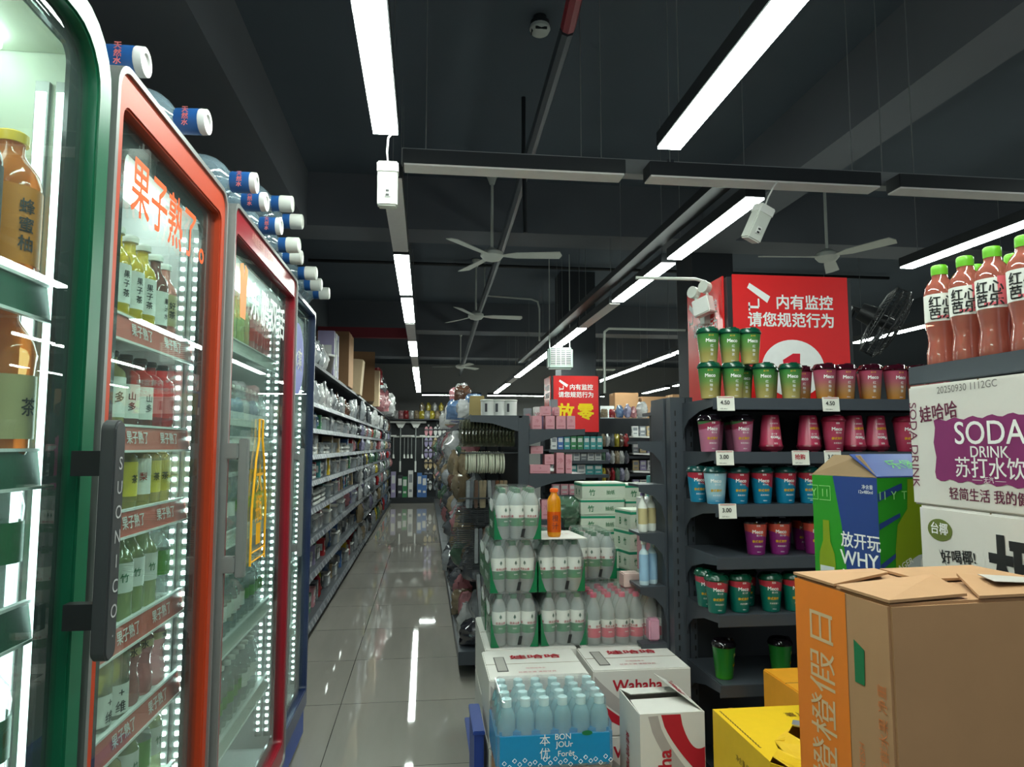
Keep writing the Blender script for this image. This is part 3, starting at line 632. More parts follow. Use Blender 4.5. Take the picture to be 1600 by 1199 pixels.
def bonjour(label, z):
    t = thing('water_pack', label, 'water pack', (.437, 2.525, z), (0, 0, 0)); w, d = .392, .262
    grid_bottles(t, 6, 4, .0635, me_wbb, cp_b, None)
    part('shrink_film', film_mesh(w, d, .222, 'film24b', M_film, .90), t)
    b = part('film_band', MB().box(-w / 2 - .001, w / 2 + .001, -d / 2 - .001, d / 2 + .001, .003, .122).mesh('band', mat('film_cyan', (0, 134, 186), .3), bev=.012), t)
    m = MB(); y = -d / 2 - .0022
    for c, x, z_, s in (('本', -.035, .095, .038), ('优', -.035, .053, .038)): m.text(c, s, (x, y, z_), NX)
    m.text('BON', .026, (.026, y, .104), NX, bold=.01); m.text('JOUr', .026, (.03, y, .077), NX, bold=.01); m.text('Forêt', .026, (.037, y, .05), NX, bold=.01)
    for i in range(11):
        for k in range(2):
            x = -.17 + i * .034 + k * .017; z_ = .03 - k * .012 + (.004 if i % 3 else -.003); r = .007
            for a, bb in (((-r, 0), (0, r)), ((0, r), (r, 0)), ((r, 0), (0, -r)), ((0, -r), (-r, 0))):
                m.cyl((x + a[0], y, z_ + a[1]), (x + bb[0], y, z_ + bb[1]), .0009, n=4)
    part('lettering', m.mesh('bjt', M_whitep), b)
    part('green_badge', MB().prism([(.108 + .018 * cos(a * pi / 8), y, .112 + .008 * sin(a * pi / 8)) for a in range(16)], (0, -.0005, 0)).mesh('bd', M_greenp), b)
bonjour('pale blue pack of bottled water with a cyan printed band, on the floor stack', .345)

# ---------------------------------------------------------------- cartons
def carton(name, label, x0, x1, y0, y1, z0, z1, bm, group=None, bev=.004, cat='carton', seam=True):
    t = thing(name, label, cat, ((x0 + x1) / 2, (y0 + y1) / 2, z0), (0, 0, 0), group)
    a, b, h = (x1 - x0) / 2, (y1 - y0) / 2, z1 - z0
    part('box', MB().box(-a, a, -b, b, 0, h).mesh('box', bm, bev=bev), t)
    if seam: part('flap_seam', MB().box(-a + .003, a - .003, -.0015, .0015, h - .002, h + .0006).mesh('seam', M_cardin), t)
    return t, a, b, h
def band_poly(m, c0, c1, fn, mi=0):
    n = len(c0)
    for i in range(n - 1): m.quad(fn(*c0[i]), fn(*c0[i + 1]), fn(*c1[i + 1]), fn(*c1[i]), mi)
def curve(f, n=14): return [f(i / n) for i in range(n + 1)]
M_greyp = mat('print_grey', (168, 160, 156), .6)
def wahaha(label, x0, x1, y0, y1, z0, z1, front=True):
    t, a, b, h = carton('water_carton', label, x0, x1, y0, y1, z0, z1, M_carton, 'white cartons of bottled water')
    if not front: return t
    m = MB(); Y = -b - .0008; H = h + .0016
    m.text('Wahaha', .060, (-.02, Y, h * .76), NX, bold=.035); m.text('DRINKING WATER', .010, (.01, Y, h * .60), NX, bold=.03)
    m.text('®', .016, (.115, Y, h * .78), NX)
    band_poly(m, curve(lambda u: (-a + .005 + 2 * a * u * .55, h * (.62 - .62 * u ** .8))), curve(lambda u: (-a + .005 + 2 * a * u * .45, h * (.40 - .40 * u ** .8))), lambda p, q: (p, Y, q))
    band_poly(m, curve(lambda u: (a - .005 - .12 * u, h * (.55 - .5 * u))), curve(lambda u: (a - .005 - .10 * u, h * (.42 - .42 * u))), lambda p, q: (p, Y, q))
    m.text('娃哈哈', .062, (.02, b * .45, H), NX, (0, .9, .0), bold=.035, sx=1.15)
    m.text('饮用纯净水', .016, (.0, -b * .35, H), NX, (0, 1, 0)); m.text('优质水源 清甜甘爽', .018, (.0, -b * .6, H), NX, (0, 1, 0))
    part('lettering', m.mesh('wh', M_red), t, 'red printed lettering')
    m = MB(); yy = Y + .0004
    band_poly(m, curve(lambda u: (-a + .005 + 2 * a * u * .68, h * (.92 - .9 * u ** .9))), curve(lambda u: (-a + .005 + 2 * a * u * .56, h * (.66 - .65 * u ** .8))), lambda p, q: (p, yy, q))
    part('swoosh', m.mesh('sw', M_greyp), t)
    m = MB()
    x = -a * .68; m.box(x - .022, x + .022, -.095, .09, H - .001, H); 
    part('barcode_panel', m.mesh('bc', mat('print_dark_grey', (70, 68, 66), .6)), t)
    m = MB().box(x - .018, x + .018, -.088, .083, H - .0005, H + .0004)
    part('panel_fill', m.mesh('bf', mat('print_mid_grey', (158, 154, 148), .6)), t)
    return t
wahaha('white water carton in front, topped by the aisle-side green packs', .245, .632, 2.70, 3.07, .293, .540)
wahaha('white water carton with red lettering, beside and behind the opened one', .655, 1.048, 2.76, 3.07, .293, .540)
wahaha('lower white water carton under the aisle-side front one', .245, .632, 2.70, 3.07, .045, .292)
wahaha('lower white water carton behind the opened carton', .655, 1.048, 2.76, 3.07, .045, .292)
for j, (x0, x1, n_) in enumerate(((.262, .66, 'aisle-side'), (.68, 1.08, 'inner'))):
    for z in (.045, .293): wahaha('plain side of a white carton under the green packs, %s %s one' % (n_, 'upper' if z > .1 else 'lower'), x0, x1, 3.085, 3.68, z, z + .247, False)
t = thing('pallet', 'low blue plastic pallet under the water cartons', 'pallet', (.66, 3.19, 0))
part('deck', MB().box(-.45, .45, -.5, .5, .03, .045).mesh('deck', mat('pallet_blue', (32, 66, 150), .5), bev=.003), t)
for x in (-.4, 0, .4): part('runner', MB().box(x - .04, x + .04, -.5, .5, 0, .03).mesh('runner', mat('pallet_blue', (32, 66, 150), .5)), t)
t = thing('crate', 'blue plastic crate edge standing beside the front carton stack', 'crate', (.213, 2.86, 0))
part('wall', MB().box(-.022, -.016, -.14, .14, 0, .35).box(.008, .014, -.14, .14, 0, .35).box(-.016, .008, -.14, -.134, 0, .35).box(-.016, .008, .134, .14, 0, .35).mesh('cw', mat('pallet_blue', (32, 66, 150), .5), bev=.002), t)
part('rim', MB().box(-.026, .018, -.144, .144, .335, .352).mesh('rim', mat('pallet_blue', (32, 66, 150), .5), bev=.003), t)
carton('carton', 'brown carton under the pale blue water pack', .25, .63, 2.40, 2.66, 0, .344, M_card)
# opened carton standing on its end
t = thing('water_carton', 'opened white carton standing on end, red stripes and lifted flap', 'carton', (.80, 2.40, .16), (0, 0, 0))
a, b, h = .108, .122, .388; th = .004
m = MB().box(-a, a, -b, -b + th, 0, h).box(-a, a, b - th, b, 0, h).box(-a, -a + th, -b + th, b - th, 0, h).box(a - th, a, -b + th, b - th, 0, h).box(-a + th, a - th, -b + th, b - th, 0, th)
part('box', m.mesh('ob', M_carton), t)
part('flap', MB().prism([(-a, -b, h), (a, -b, h), (a - .01, .03, h - .004), (-a + .01, .02, h - .004)], (0, 0, .003)).mesh('f1', M_carton), t)
part('flap', MB().prism([(-a, b, h), (a, b, h), (a - .03, .055, h + .006), (-a + .02, .045, h + .006)], (0, 0, .003)).mesh('f2', M_carton), t)
fl = part('flap', MB().prism([(a, -b, h), (a, b, h), (a - .09, b - .005, h + .05), (a - .075, .01, h + .045)], (-.001, 0, .003)).mesh('f3', M_carton), t)
m = MB(); m.text('娃哈哈', .035, (a - .040, .03, h + .0295), (.05, -1, -.03), (-.87, 0, .48), bold=.02); part('lettering', m.mesh('fl', M_red), fl)
m = MB(); Y = -b - .0008
m.text('Wahaha', .062, (-.028, Y, .175), (0, 0, 1), (-1, 0, 0), bold=.035); m.text('DRINKING', .012, (.03, Y, .13), (0, 0, 1), (-1, 0, 0)); m.text('WATER', .012, (.046, Y, .13), (0, 0, 1), (-1, 0, 0))
band_poly(m, curve(lambda u: (a * .25 + .74 * a * u, h - .002 - .10 * u ** .5 - .03 * sin(u * 3))), curve(lambda u: (-a * .35 + 1.33 * a * u, h - .002 - .16 * u ** .6 - .05 * u)), lambda p, q: (p, Y, q))
m.text('娃哈哈', .042, (-a - .0008, .02, .22), (0, 0, -1), (0, -1, 0), bold=.02)
part('lettering', m.mesh('owl', M_red), t, 'red printed stripes and lettering')
m = MB(); band_poly(m, curve(lambda u: (-a * .45 + 1.43 * a * u, h - .004 - .18 * u ** .6 - .06 * u)), curve(lambda u: (-a * .75 + 1.73 * a * u, h - .006 - .21 * u ** .6 - .09 * u)), lambda p, q: (p, Y + .0004, q))
part('swoosh', m.mesh('osw', M_greyp), t)
carton('carton', 'low white carton under the opened one', .69, .91, 2.28, 2.52, 0, .159, M_carton)
# white tray and orange bottle
t = thing('carton_tray', 'white cardboard tray lying on the green water pack', 'tray', (.600, 3.235, Z0 + 2 * PH + .001))
part('sheet', MB().prism([(-.092, -.15, 0), (.11, -.15, 0), (.085, .13, 0), (-.092, .13, 0)], (0, 0, .004)).mesh('tray', M_carton), t)
part('print', MB().text('矿泉水', .03, (.02, .0, .0045), (1, 0, 0), (0, 1, 0)).mesh('tp', M_red), t)
P = bottle_proto('ob', .031, .213, L_org, M_capo, clear('label_orange_clear', (246, 110, 30), .8), (.10, .52), 'guava', .60, '橙汁', mat('print_brown', (120, 50, 20), .5), .03, tface=R(-90))
inst(P, 'juice_bottle', 'orange juice bottle with orange cap standing on the white tray', 'bottle', (.575, 3.15, Z0 + 2 * PH + .0055))
carton('small_carton', 'small pink and white carton on top of the pink-capped pack', .905, .985, 3.19, 3.28, Z0 + .223, Z0 + .285, mat('carton_blush', (216, 186, 178), .6))

# yellow torn boxes
M_yel = mat('carton_yellow', (228, 184, 22), .55, 0, .05); M_tear = mat('torn_card', (186, 160, 96), .8)
carton('snack_carton', 'closed yellow carton beneath the torn one', .885, 1.205, 1.79, 2.155, 0, .309, M_yel)
t = thing('snack_carton', 'torn-open yellow carton in front of the cup shelves', 'carton', (1.045, 1.972, .31)); a, b, h = .16, .1825, .29; th = .004
m = MB()
m.prism([(-a, -b, 0), (a, -b, 0), (a, -b, .16), (.05, -b, .20), (-.04, -b, .22), (-.10, -b, .27), (-a, -b, h)], (0, th, 0))
m.box(-a, -a + th, -b + th, b, 0, h).box(a - th, a, -b + th, b, 0, h - .02).box(-a + th, a - th, b - th, b, 0, h).box(-a + th, a - th, -b + th, b - th, 0, th)
part('box', m.mesh('yb', M_yel), t)
part('lid', MB().prism([(-a, b, h), (a, b, h), (a, .03, h), (.11, .02, h), (.07, -.01, h - .003), (.02, .035, h), (-.02, -.01, h - .004), (-.05, -.05, h - .004), (-.085, -.06, h), (-.10, -.11, h), (-.135, -.15, h), (-a, -b, h)], (0, 0, .003)).mesh('yl', M_yel), t)
part('torn_flap', MB().prism([(-.02, -.012, h), (-.085, -.062, h), (-.06, -.12, h - .035), (.0, -.15, h - .07), (.035, -.10, h - .05), (.02, -.05, h - .02)], (0, .002, .003)).mesh('tf', M_yel), t)
part('torn_flap', MB().prism([(-.10, -.112, h), (-.135, -.152, h), (-.10, -b, h - .02), (-.03, -b + .004, h - .05), (-.02, -.155, h - .03)], (0, .002, .003)).mesh('tf2', M_yel), t)
part('torn_flap', MB().prism([(.022, .035, h), (.07, -.008, h), (.11, .02, h), (.13, -.03, h + .012), (.09, -.055, h + .02), (.03, -.02, h + .014)], (0, 0, .003)).mesh('tf3', M_tear), t)
part('foil_patch', MB().prism([(.02, .04, h + .0035), (.075, .0, h + .0035), (.10, .035, h + .0035), (.04, .07, h + .0035)], (0, 0, .0006)).mesh('fp', mat('foil_patch', (150, 150, 156), .35, .3)), t)
part('lettering', MB().text('净含量 保质期', .02, (-a - .0006, -.04, .22), LX, (0, 0, 1)).text('薯片', .035, (.07, .11, h + .0036), NX, (0, 1, 0)).mesh('yt', mat('print_brown2', (110, 84, 20), .6)), t)
part('perforation', MB().prism([(-a + .012 + .002 * (k % 2), b - .02 - k * .008, h + .0034) for k in range(34)] + [(-a + .016 + .002 * (k % 2), b - .02 - k * .008, h + .0034) for k in reversed(range(34))], (0, 0, .0004)).mesh('pf', mat('print_brown2', (110, 84, 20), .6)), t)
for i in range(4):
    solo('snack_bag', MB().box(-.05, .05, -.018, .018, 0, .17).mesh('sb', mat('bag_olive', (150, 124, 34), .35), bev=.012), 'crumpled yellow snack bag inside the torn yellow carton', 'snack bag', (1.06 + (-.04, .05, 0, .06)[i], 1.86 + i * .06, .3155), (R((-6, 5, 8, -4)[i]), 0, R(i * 5)), 'snack bags inside the torn yellow carton')
carton('snack_carton', 'orange-yellow carton half hidden behind the torn yellow one', 1.23, 1.42, 2.20, 2.52, .0, .60, mat('carton_amber', (236, 160, 36), .55))

# big brown carton, front right
carton('carton', 'plain brown carton under the big front one', .66, .95, .955, 1.14, 0, .755, M_card)
t = thing('carton', 'big brown carton with orange side band, nearest at lower right', 'carton', (.8027, 1.0475, .756), (0, 0, R(4.5))); a, b, h = .176, .112, .436
part('box', MB().box(-a, a, -b, b, 0, h).mesh('bb', M_card, bev=.004), t)
for pts in ([(-a, -b, h + .002), (-a, .0, h + .002), (-.07, .010, h + .006), (-.03, -.03, h + .018), (-.04, -b + .01, h + .004)], [(-a, .006, h + .002), (-a, b, h + .002), (-.02, b, h + .003), (-.06, .03, h + .012)],
            [(-.03, -b, h + .002), (a, -b, h + .002), (a, -.01, h + .005), (.04, .0, h + .012)], [(-.02, .01, h + .003), (a, .004, h + .002), (a, b, h + .002), (-.01, b, h + .002)]):
    part('flap', MB().prism(pts, (0, 0, .004)).mesh('bf', M_card), t)
part('label_sheet', MB().prism([(.03, -.08, h + .0175), (.13, -.08, h + .0105), (.135, -.03, h + .011), (.05, -.03, h + .0185)], (0, 0, .0008)).mesh('ls', mat('label_grey', (176, 170, 164), .5)), t)
M_ob = mat('print_orange', (226, 122, 26), .6); X = -a - .0007
m = MB().quad((X, b - .004, .0), (X, b - .004, h - .002), (X, -.02, h - .002), (X, -.02, 0.0))
m.prism([(X - .0001, -.0 - .06 * cos(k * pi / 12) - .0, -.0 + .08 * sin(k * pi / 12)) for k in range(13)], (-.0004, 0, 0))
part('orange_band', m.mesh('ob', M_ob), t)
m = MB(); xx = X - .0006
m.text('橙橙假日', .068, (xx, .042, .262), (0, 0, 1), (0, 1, 0), bold=.0)
part('lettering', m.mesh('obt', mat('print_tan', (206, 176, 136), .6)), t)
m = MB(); m.text('甜橙', .036, (X, -.065, .16), (0, 0, 1), (0, 1, 0)); m.text('新鲜水果 净重', .02, (X, -.09, .26), (0, 0, 1), (0, 1, 0)); m.text('ORANGE FRESH', .016, (X, -.044, .17), (0, 0, 1), (0, 1, 0))
part('side_print', m.mesh('sp', mat('print_orange_faint', (206, 120, 66), .6)), t)
part('green_logo', MB().prism([(X, -.036, .31), (X, -.056, .31), (X, -.058, .36), (X, -.036, .37)], (-.0005, 0, 0)).mesh('gl', M_greenp), t)

# beer carton (turned a little)
ang = math.atan2(1.875 - 1.661, 1.08 - 1.128) - pi / 2
t = thing('beer_carton', 'green and blue beer carton with an open flap behind the brown carton', 'carton', (1.128, 1.661, 1.0), (0, 0, ang)); L, D, h = .24, .222, .333
M_bg = mat('beer_green', (40, 140, 32), .4, 0, .04); M_bb = mat('beer_blue', (36, 62, 128), .4, 0, .04)
m = MB().box(0, L, 0, D, 0, h - .004); m.m = [0] * 6
part('box', m.mesh('beer', M_bg), t)
X = -.0008
m = MB().prism([(X, .10, 0), (X, .0, 0), (X, .0, h - .004), (X, .145, h - .004), (X, .12, .2)], (-.0004, 0, 0))
Y = -.0008
m.prism([(0.0, Y, .10), (.05, Y, .13), (.05, Y, .14), (0.0, Y, .115)], (0, -.0004, 0)).prism([(0.0, Y, .20), (.07, Y, .23), (.07, Y, .24), (0.0, Y, .215)], (0, -.0004, 0)).prism([(.0, Y, .27), (.08, Y, .30), (.08, Y, .315), (0, Y, .29)], (0, -.0004, 0))
m.prism([(.12, Y, 0), (.17, Y, .10), (.24, Y, .17), (.24, Y, 0)], (0, -.0003, 0))
part('blue_print', m.mesh('bp', M_bb), t)
m = MB(); X2 = X - .0008
m.text('放开玩', .043, (X2, .06, .165), LX, (0, 0, 1), bold=.02); m.text('WHY', .052, (X2, .066, .118), LX, (0, 0, 1), bold=.02); m.text('NOT!', .052, (X2, .06, .068), LX, (0, 0, 1), bold=.02)
m.text('净含量', .012, (X2, .03, .305), LX, (0, 0, 1)); m.text('12x480ml', .012, (X2, .036, .292), LX, (0, 0, 1))
m.text('LAGER', .022, (.075, Y - .0009, .11), (.9, 0, .4), (-.4, 0, .9), bold=.02); m.text('BORG', .06, (.165, Y - .0009, .13), (.55, 0, .8), (-.8, 0, .55), bold=.03)
part('lettering', m.mesh('bt', M_whitep), t)
m = MB()
for c, z, s in (('▯▯', .285, .02), ('⬆⬆', .27, .02)): pass
for x0, y0 in ((X2, .155), ):
    for dy in (0, .045): m.box(X2 - .0003, X2, y0 + dy - .0, y0 + dy + .04, .262, .2635).box(X2 - .0003, X2, y0 + dy, y0 + dy + .04, .3, .3015).box(X2 - .0003, X2, y0 + dy, y0 + dy + .001, .262, .3)
m.text('I I', .03, (X2, .175, .282), LX, (0, 0, 1)).text('Y', .03, (X2, .215, .282), LX, (0, 0, 1)); m.text('I I  Y  T', .03, (.05, Y - .0009, .285), NX, (0, 0, 1))
part('handling_marks', m.mesh('hm', mat('print_pale_green', (150, 214, 130), .5)), t)
def bottle_flat(m, fn, cx, z0, s, mi=0):
    pr = [(.035, 0), (.036, .12), (.033, .15), (.016, .19), (.014, .25), (.014, .26)]
    m.add([fn(cx - r * s, z0 + z * s) for r, z in pr] + [fn(cx + r * s, z0 + z * s) for r, z in reversed(pr)], [tuple(range(12))], mi)
m = MB(); bottle_flat(m, lambda u, z: (X2, u, z), .175, 0, .8); m.add([(x, Y - .0004, z) for x, z in ((.045, 0), (.05, .15), (.06, .21), (.095, .25), (.10, .325), (.19, .325), (.195, .25), (.23, .21), (.238, .15), (.238, 0))], [tuple(range(10))])
part('bottle_print', m.mesh('bpt', mat('print_bottle_green', (128, 150, 24), .35)), t)
m = MB(); m.box(X2 - .001, X2 - .0008, .15, .2, .055, .085).prism([(.145 + .075 * cos(k * pi / 12), Y - .0007, .06 + .075 * sin(k * pi / 12)) for k in range(24)], (0, -.0001, 0))
part('label_print', m.mesh('lpt', mat('print_silver', (196, 204, 206), .4)), t)
fl = part('flap', MB().prism([(0, 0, h - .003), (L, 0, h - .003), (L, .105, h + .052), (.02, .105, h + .052)], (0, .001, .003)).mesh('fl', M_bb), t)
part('lettering', MB().text('乐堡', .05, (.14, .05, h + .0285), (1, 0, 0), (0, .886, .464)).mesh('flt', mat('print_lime', (70, 170, 60), .5)), fl)
part('flap', MB().prism([(0, 0, h - .003), (0, D, h - .003), (.05, D - .03, h + .05), (.03, .08, h + .05)], (.002, 0, .002)).mesh('fl2', M_cardin), t)
carton('carton', 'plain carton hidden under the beer carton', 1.10, 1.36, 1.64, 1.90, 0, .999, M_card)

# soda and coconut cartons stacked by the pink bottles, printed side towards the aisle
def side_carton(label, y0, y1, z0, z1, x0=1.035, x1=1.40):
    return carton('drink_carton', label, x0, x1, y0, y1, z0, z1, M_carton)
t, a, b, h = side_carton('white soda carton with purple panel, top of the right-hand stack', 1.02, 1.405, 1.287, 1.537)
X = -a - .0008; m = MB()
m.text('娃哈哈', .036, (X, b - .088, h - .058), (0, -1, .08), (0, .08, 1), bold=.02); m.text('轻简生活 我的健康', .026, (X, b - .215, .030), LX, (0, 0, 1), bold=.01)
m.text('SODA DRINK', .030, (X, b - .014, h * .5), (0, 0, -1), (0, -1, 0), wmax=.21)
part('lettering', m.mesh('sd1', mat('print_plum', (104, 26, 62), .5)), t)
pts = []; y0_, y1_, z0_, z1_ = b - .075, -b + .03, .055, .175
for k in range(25): pts.append((y0_ + (y1_ - y0_) * k / 24, z1_ + .003 * sin(k * 1.6) + .006 * k / 24))
for k in range(9): pts.append((y1_ + .003 * sin(k * 1.6), z1_ + .006 + (z0_ - z1_) * k / 8))
for k in range(25): pts.append((y1_ + (y0_ - y1_) * k / 24, z0_ - .006 + .006 * k / 24 + .003 * sin(k * 1.6)))
for k in range(1, 8): pts.append((y0_ + .003 * sin(k * 1.6), z0_ + (z1_ - z0_) * k / 8))
part('purple_panel', MB().prism([(X, *p) for p in pts], (-.0004, 0, 0)).mesh('pp', mat('print_purple', (128, 34, 98), .5)), t)
m = MB(); X2 = X - .0008
m.text('SODA', .062, (X2, b - .215, .148), LX, (0, 0, 1), bold=.01); m.text('DRINK', .030, (X2, b - .215, .112), LX, (0, 0, 1), bold=.01); m.text('苏打水饮', .042, (X2, b - .212, .082), LX, (0, 0, 1), bold=.01)
m.text('—— 无汽 ——', .012, (X2, b - .21, .060), LX, (0, 0, 1))
part('panel_lettering', m.mesh('sdw', M_whitep), t)
part('date_code', MB().text('20250930 1112GC', .02, (X, b - .165, h - .013), (0, -1, .02), (0, 0, 1), bold=.0).mesh('dc', mat('print_ink_grey', (120, 116, 112), .6)), t)
for i, z in enumerate((1.036, .786, .536, .286, .036)):
    t, a, b, h = side_carton('white coconut drink carton directly under the soda carton' if i == 0 else 'white coconut drink carton, %s of the stack under the soda carton' % ORD[i], 1.01, 1.385, z, z + .25, 1.032)
    if i == 0:
        X = -a - .0008; m = MB()
        m.prism([(X, b - .06 + .034 * cos(k * pi / 12), h - .045 + .022 * sin(k * pi / 12)) for k in range(24)], (-.0004, 0, 0)); part('oval_emblem', m.mesh('oe', mat('print_olive', (98, 110, 40), .5)), t)
        part('emblem_lettering', MB().text('台椰', .025, (X - .0008, b - .06, h - .042), LX, (0, 0, 1), bold=.02).mesh('el', M_whitep), t)
        m = MB(); m.text('好喝椰!', .028, (X, b - .105, h - .092), (0, -1, .12), (0, .12, 1), bold=.02); m.text('椰', .18, (X, b - .265, .128), LX, (0, 0, 1), bold=.03)
        m.prism([(X, b - .055, h - .084), (X, b - .075, h - .114), (X, b - .062, h - .099)], (-.0004, 0, 0)).prism([(X, b - .078, h - .119), (X, b - .1, h - .112), (X, b - .09, h - .122)], (-.0004, 0, 0))
        part('lettering', m.mesh('cl', M_blackp), t)
        part('coconut_print', MB().prism([(X - .0004, b - .12 + .035 * cos(k * pi / 12), .098 + .026 * sin(k * pi / 12)) for k in range(24)], (-.0003, 0, 0)).mesh('cp', mat('print_coconut', (122, 64, 34), .6)), t)
solo('plinth', MB().box(1.05, 1.40, 1.02, 1.40, 0, .035).mesh('plinth', M_card), 'low board under the stacked drink cartons', 'board')

# ---------------------------------------------------------------- shelf with pink guava bottles
t = thing('shelf_unit', 'dark steel shelf unit carrying the pink guava bottles', 'shelf unit', (1.30, 1.0, 0))
part('shelf', MB().box(-.215, .22, -.35, .45, 1.555, 1.575).mesh('sh', M_shelf, bev=.002), t)
part('lip', MB().box(-.225, -.215, -.35, .455, 1.545, 1.585).mesh('lip', M_shelf, bev=.002), t)
part('back_panel', MB().box(.22, .24, -.35, .45, .0, 1.6).mesh('bk', M_dark), t)
for y in (-.34, .44): part('post', MB().box(.24, .28, y - .02, y + .02, 0, 1.9).mesh('post', M_shelf), t)
part('corner_post', MB().box(-.225, -.19, .02, .05, 1.575, 1.63).mesh('cp', M_shelf), t)
PG = bottle_proto('pg', .0325, .232, L_guava, M_capg, Lb_w, (.45, .71), 'guava', .50, None, n=24, caph=.095)
r = .0325 * 1.02; m = MB(); a0 = R(-145)
m.text('红心', .027, (a0, .147), cone=(r, 0, r, 1), bold=.03).text('芭乐', .027, (a0, .121), cone=(r, 0, r, 1), bold=.03)
PG.append(('lettering', m.mesh('pgl', M_blackp), 2))
m = MB()
for (aa, bb, z0, z1) in ((R(-118), R(-80), .110, .167), (R(-160), R(-118), .110, .116)):
    v = []
    for k in range(7):
        q = aa + (bb - aa) * k / 6; v += [((r + .0004) * cos(q), (r + .0004) * sin(q), z0), ((r + .0004) * cos(q), (r + .0004) * sin(q), z1)]
    m.add(v, [(2 * k, 2 * k + 2, 2 * k + 3, 2 * k + 1) for k in range(6)])
PG.append(('fruit_print', m.mesh('pgf', mat('print_guava', (224, 100, 110), .5)), 2))
for i, (x, y) in enumerate(((1.125, 1.405), (1.125, 1.33), (1.125, 1.258), (1.125, 1.18), (1.20, 1.39), (1.21, 1.30))):
    inst(PG, 'guava_bottle', ('pink guava drink bottle with green cap, %s along the shelf edge from its far end' % ORD[i]) if i < 4 else 'pink guava drink bottle in the back row, %s one' % ('farther' if i == 4 else 'nearer'), 'bottle', (x, y, 1.5755), (0, 0, R((18, 5, -4, 0, 10, 0)[i])), 'pink guava bottles with green caps')

# ---------------------------------------------------------------- cup shelf (faces the entrance) with its signs
t = thing('shelf_unit', 'dark steel end shelf unit holding the printed drink cups', 'shelf unit', (1.1, 2.95, 0)); WX = 1.32
part('back_panel', MB().box(.03, WX, 0, .012, .1, 1.585).mesh('bp', M_dark), t)
part('body', MB().box(.03, WX, .02, .53, .08, 1.56).mesh('bd', M_dark), t)
for x in (-.05, .02, WX):
    g = MB().box(x, x + (.066 if x < 0 else .03), -.008, .03 if x > -.04 else .05, 0, 1.62); g.m = [0] * 6
    z = .1
    while x < 1 and z < 1.58: g.box(x + .018, x + .024, -.0095, -.008, z, z + .022, 1); z += .045
    part('post', g.mesh('post', [M_shelf, M_black]), t)
SZ = [1.595, 1.386, 1.184, .987, .774, .518]
tagm = [mat('tag_paper', (226, 224, 214), .5), M_blackp, M_red]
TAGS = {0: ((.049, '4.50'), (.482, '4.50')), 1: ((.04, '3.00'), (.348, '抢购'), (.481, '3.00')), 2: ((.045, '3.00'),)}
for k, z in enumerate(SZ):
    sh = part('shelf', MB().box(.012, WX, -.345, -.005, z - .012, z).mesh('shelf', M_shelf), t)
    part('front_lip', MB().box(.0, WX, -.352, -.344, z - .045, z + .001).mesh('lip', M_shelf, bev=.002), sh)
    for x in (.004, WX - .004):
        part('bracket', MB().prism([(x, -.005, z), (x, -.345, z), (x, -.345, z - .03), (x, -.20, z - .045), (x, -.08, z - .075), (x, -.03, z - .11), (x, -.005, z - .16)], (.004, 0, 0)).mesh('br', M_shelf), sh)
    for x, s in TAGS.get(k, ()):
        g = MB().prism([(x - .035, -.358, z - .05), (x + .035, -.358, z - .05), (x + .035, -.354, z + .006), (x - .035, -.354, z + .006)], (0, .002, 0))
        yd = (0, .07, 1); g.text(s, .022, (x - .004, -.3575, z - .018), NX, yd, 2 if s == '抢购' else 1, .03); g.text('饮料 400ml', .006, (x - .01, -.3585, z - .042), NX, yd, 1); g.box(x - .03, x + .03, -.3555, -.355, z + .001, z + .003, 2)
        part('price_tag', g.mesh('tag', tagm), sh)
part('base', MB().box(.02, WX, -.33, 0, 0, .16).mesh('base', M_dark), t)
part('top_deck', MB().box(.0, WX, .0, .55, 1.56, 1.575).mesh('deck', M_shelf), t)

def cup_meshes(nm, body, lid, txtm, small=None, ymat=None, tall=False):
    H = .125; r0, r1 = .033, .044
    b = MB().lathe([(r0 - .002, 0), (r0, .004), (r1, H - .004), (r1 + .0015, H)], 24).mesh(nm, body, True)
    l = MB().lathe([(r1 + .002, H - .006), (r1 + .004, H), (r1 + .001, H + .007), (r1 - .004, H + .016), (r1 - .008, H + .018), (r1 - .012, H + .012)], 24)
    l.box(-.012, .012, -.036, -.022, H + .012, H + .021)
    l = l.mesh(nm + '_lid', lid, True)
    g = MB(); cn = (r0, 0, r1, H); a = R(-100)
    g.text('Meco', .019, (a, H * .72), cone=cn, bold=.045, mi=0)
    if tall:
        for i, c in enumerate('红柚茶'): g.text(c, .0125, (a + .08, H * (.55 - i * .135)), cone=cn, mi=0)
        g.text('400ml', .006, (a, H * .08), cone=cn, mi=0); g.text('果汁茶', .007, (a, H * .88), cone=cn, mi=1)
    else:
        g.text('果汁茶', .008, (a + .15, H * .60), cone=cn, mi=0); g.text('泰式青柠', .011, (a, H * .42), cone=cn, mi=1, bold=.05)
        g.text('真茶真果汁', .007, (a + .1, H * .27), cone=cn, mi=0); g.text('400ml', .006, (a + .1, H * .1), cone=cn, mi=0); g.text('香飘', .008, (a + .05, H * .9), cone=cn, mi=0)
    return [('cup', b, -1), ('lid', l, -1), ('lettering', g.mesh(nm + '_t', [txtm, ymat or mat('print_gold', (226, 176, 40), .45)]), 0)]
LK = clear('lid_dark', (18, 40, 32), .86, (120, 150, 140)); LKr = clear('lid_maroon', (70, 16, 34), .86, (180, 120, 130)); LKb = clear('lid_black', (34, 26, 34), .75, (170, 160, 170))
LKg = mat('lid_green', (6, 62, 44), .25); LKt = mat('lid_teal', (14, 60, 58), .25)
CG = cup_meshes('cup_g', zramp('cup_green', [(0, (196, 176, 110)), (.3, (160, 150, 86)), (.55, (110, 146, 80)), (1, (40, 130, 62))], 0, .125, rough=.25), LKg, M_whitep, tall=True)
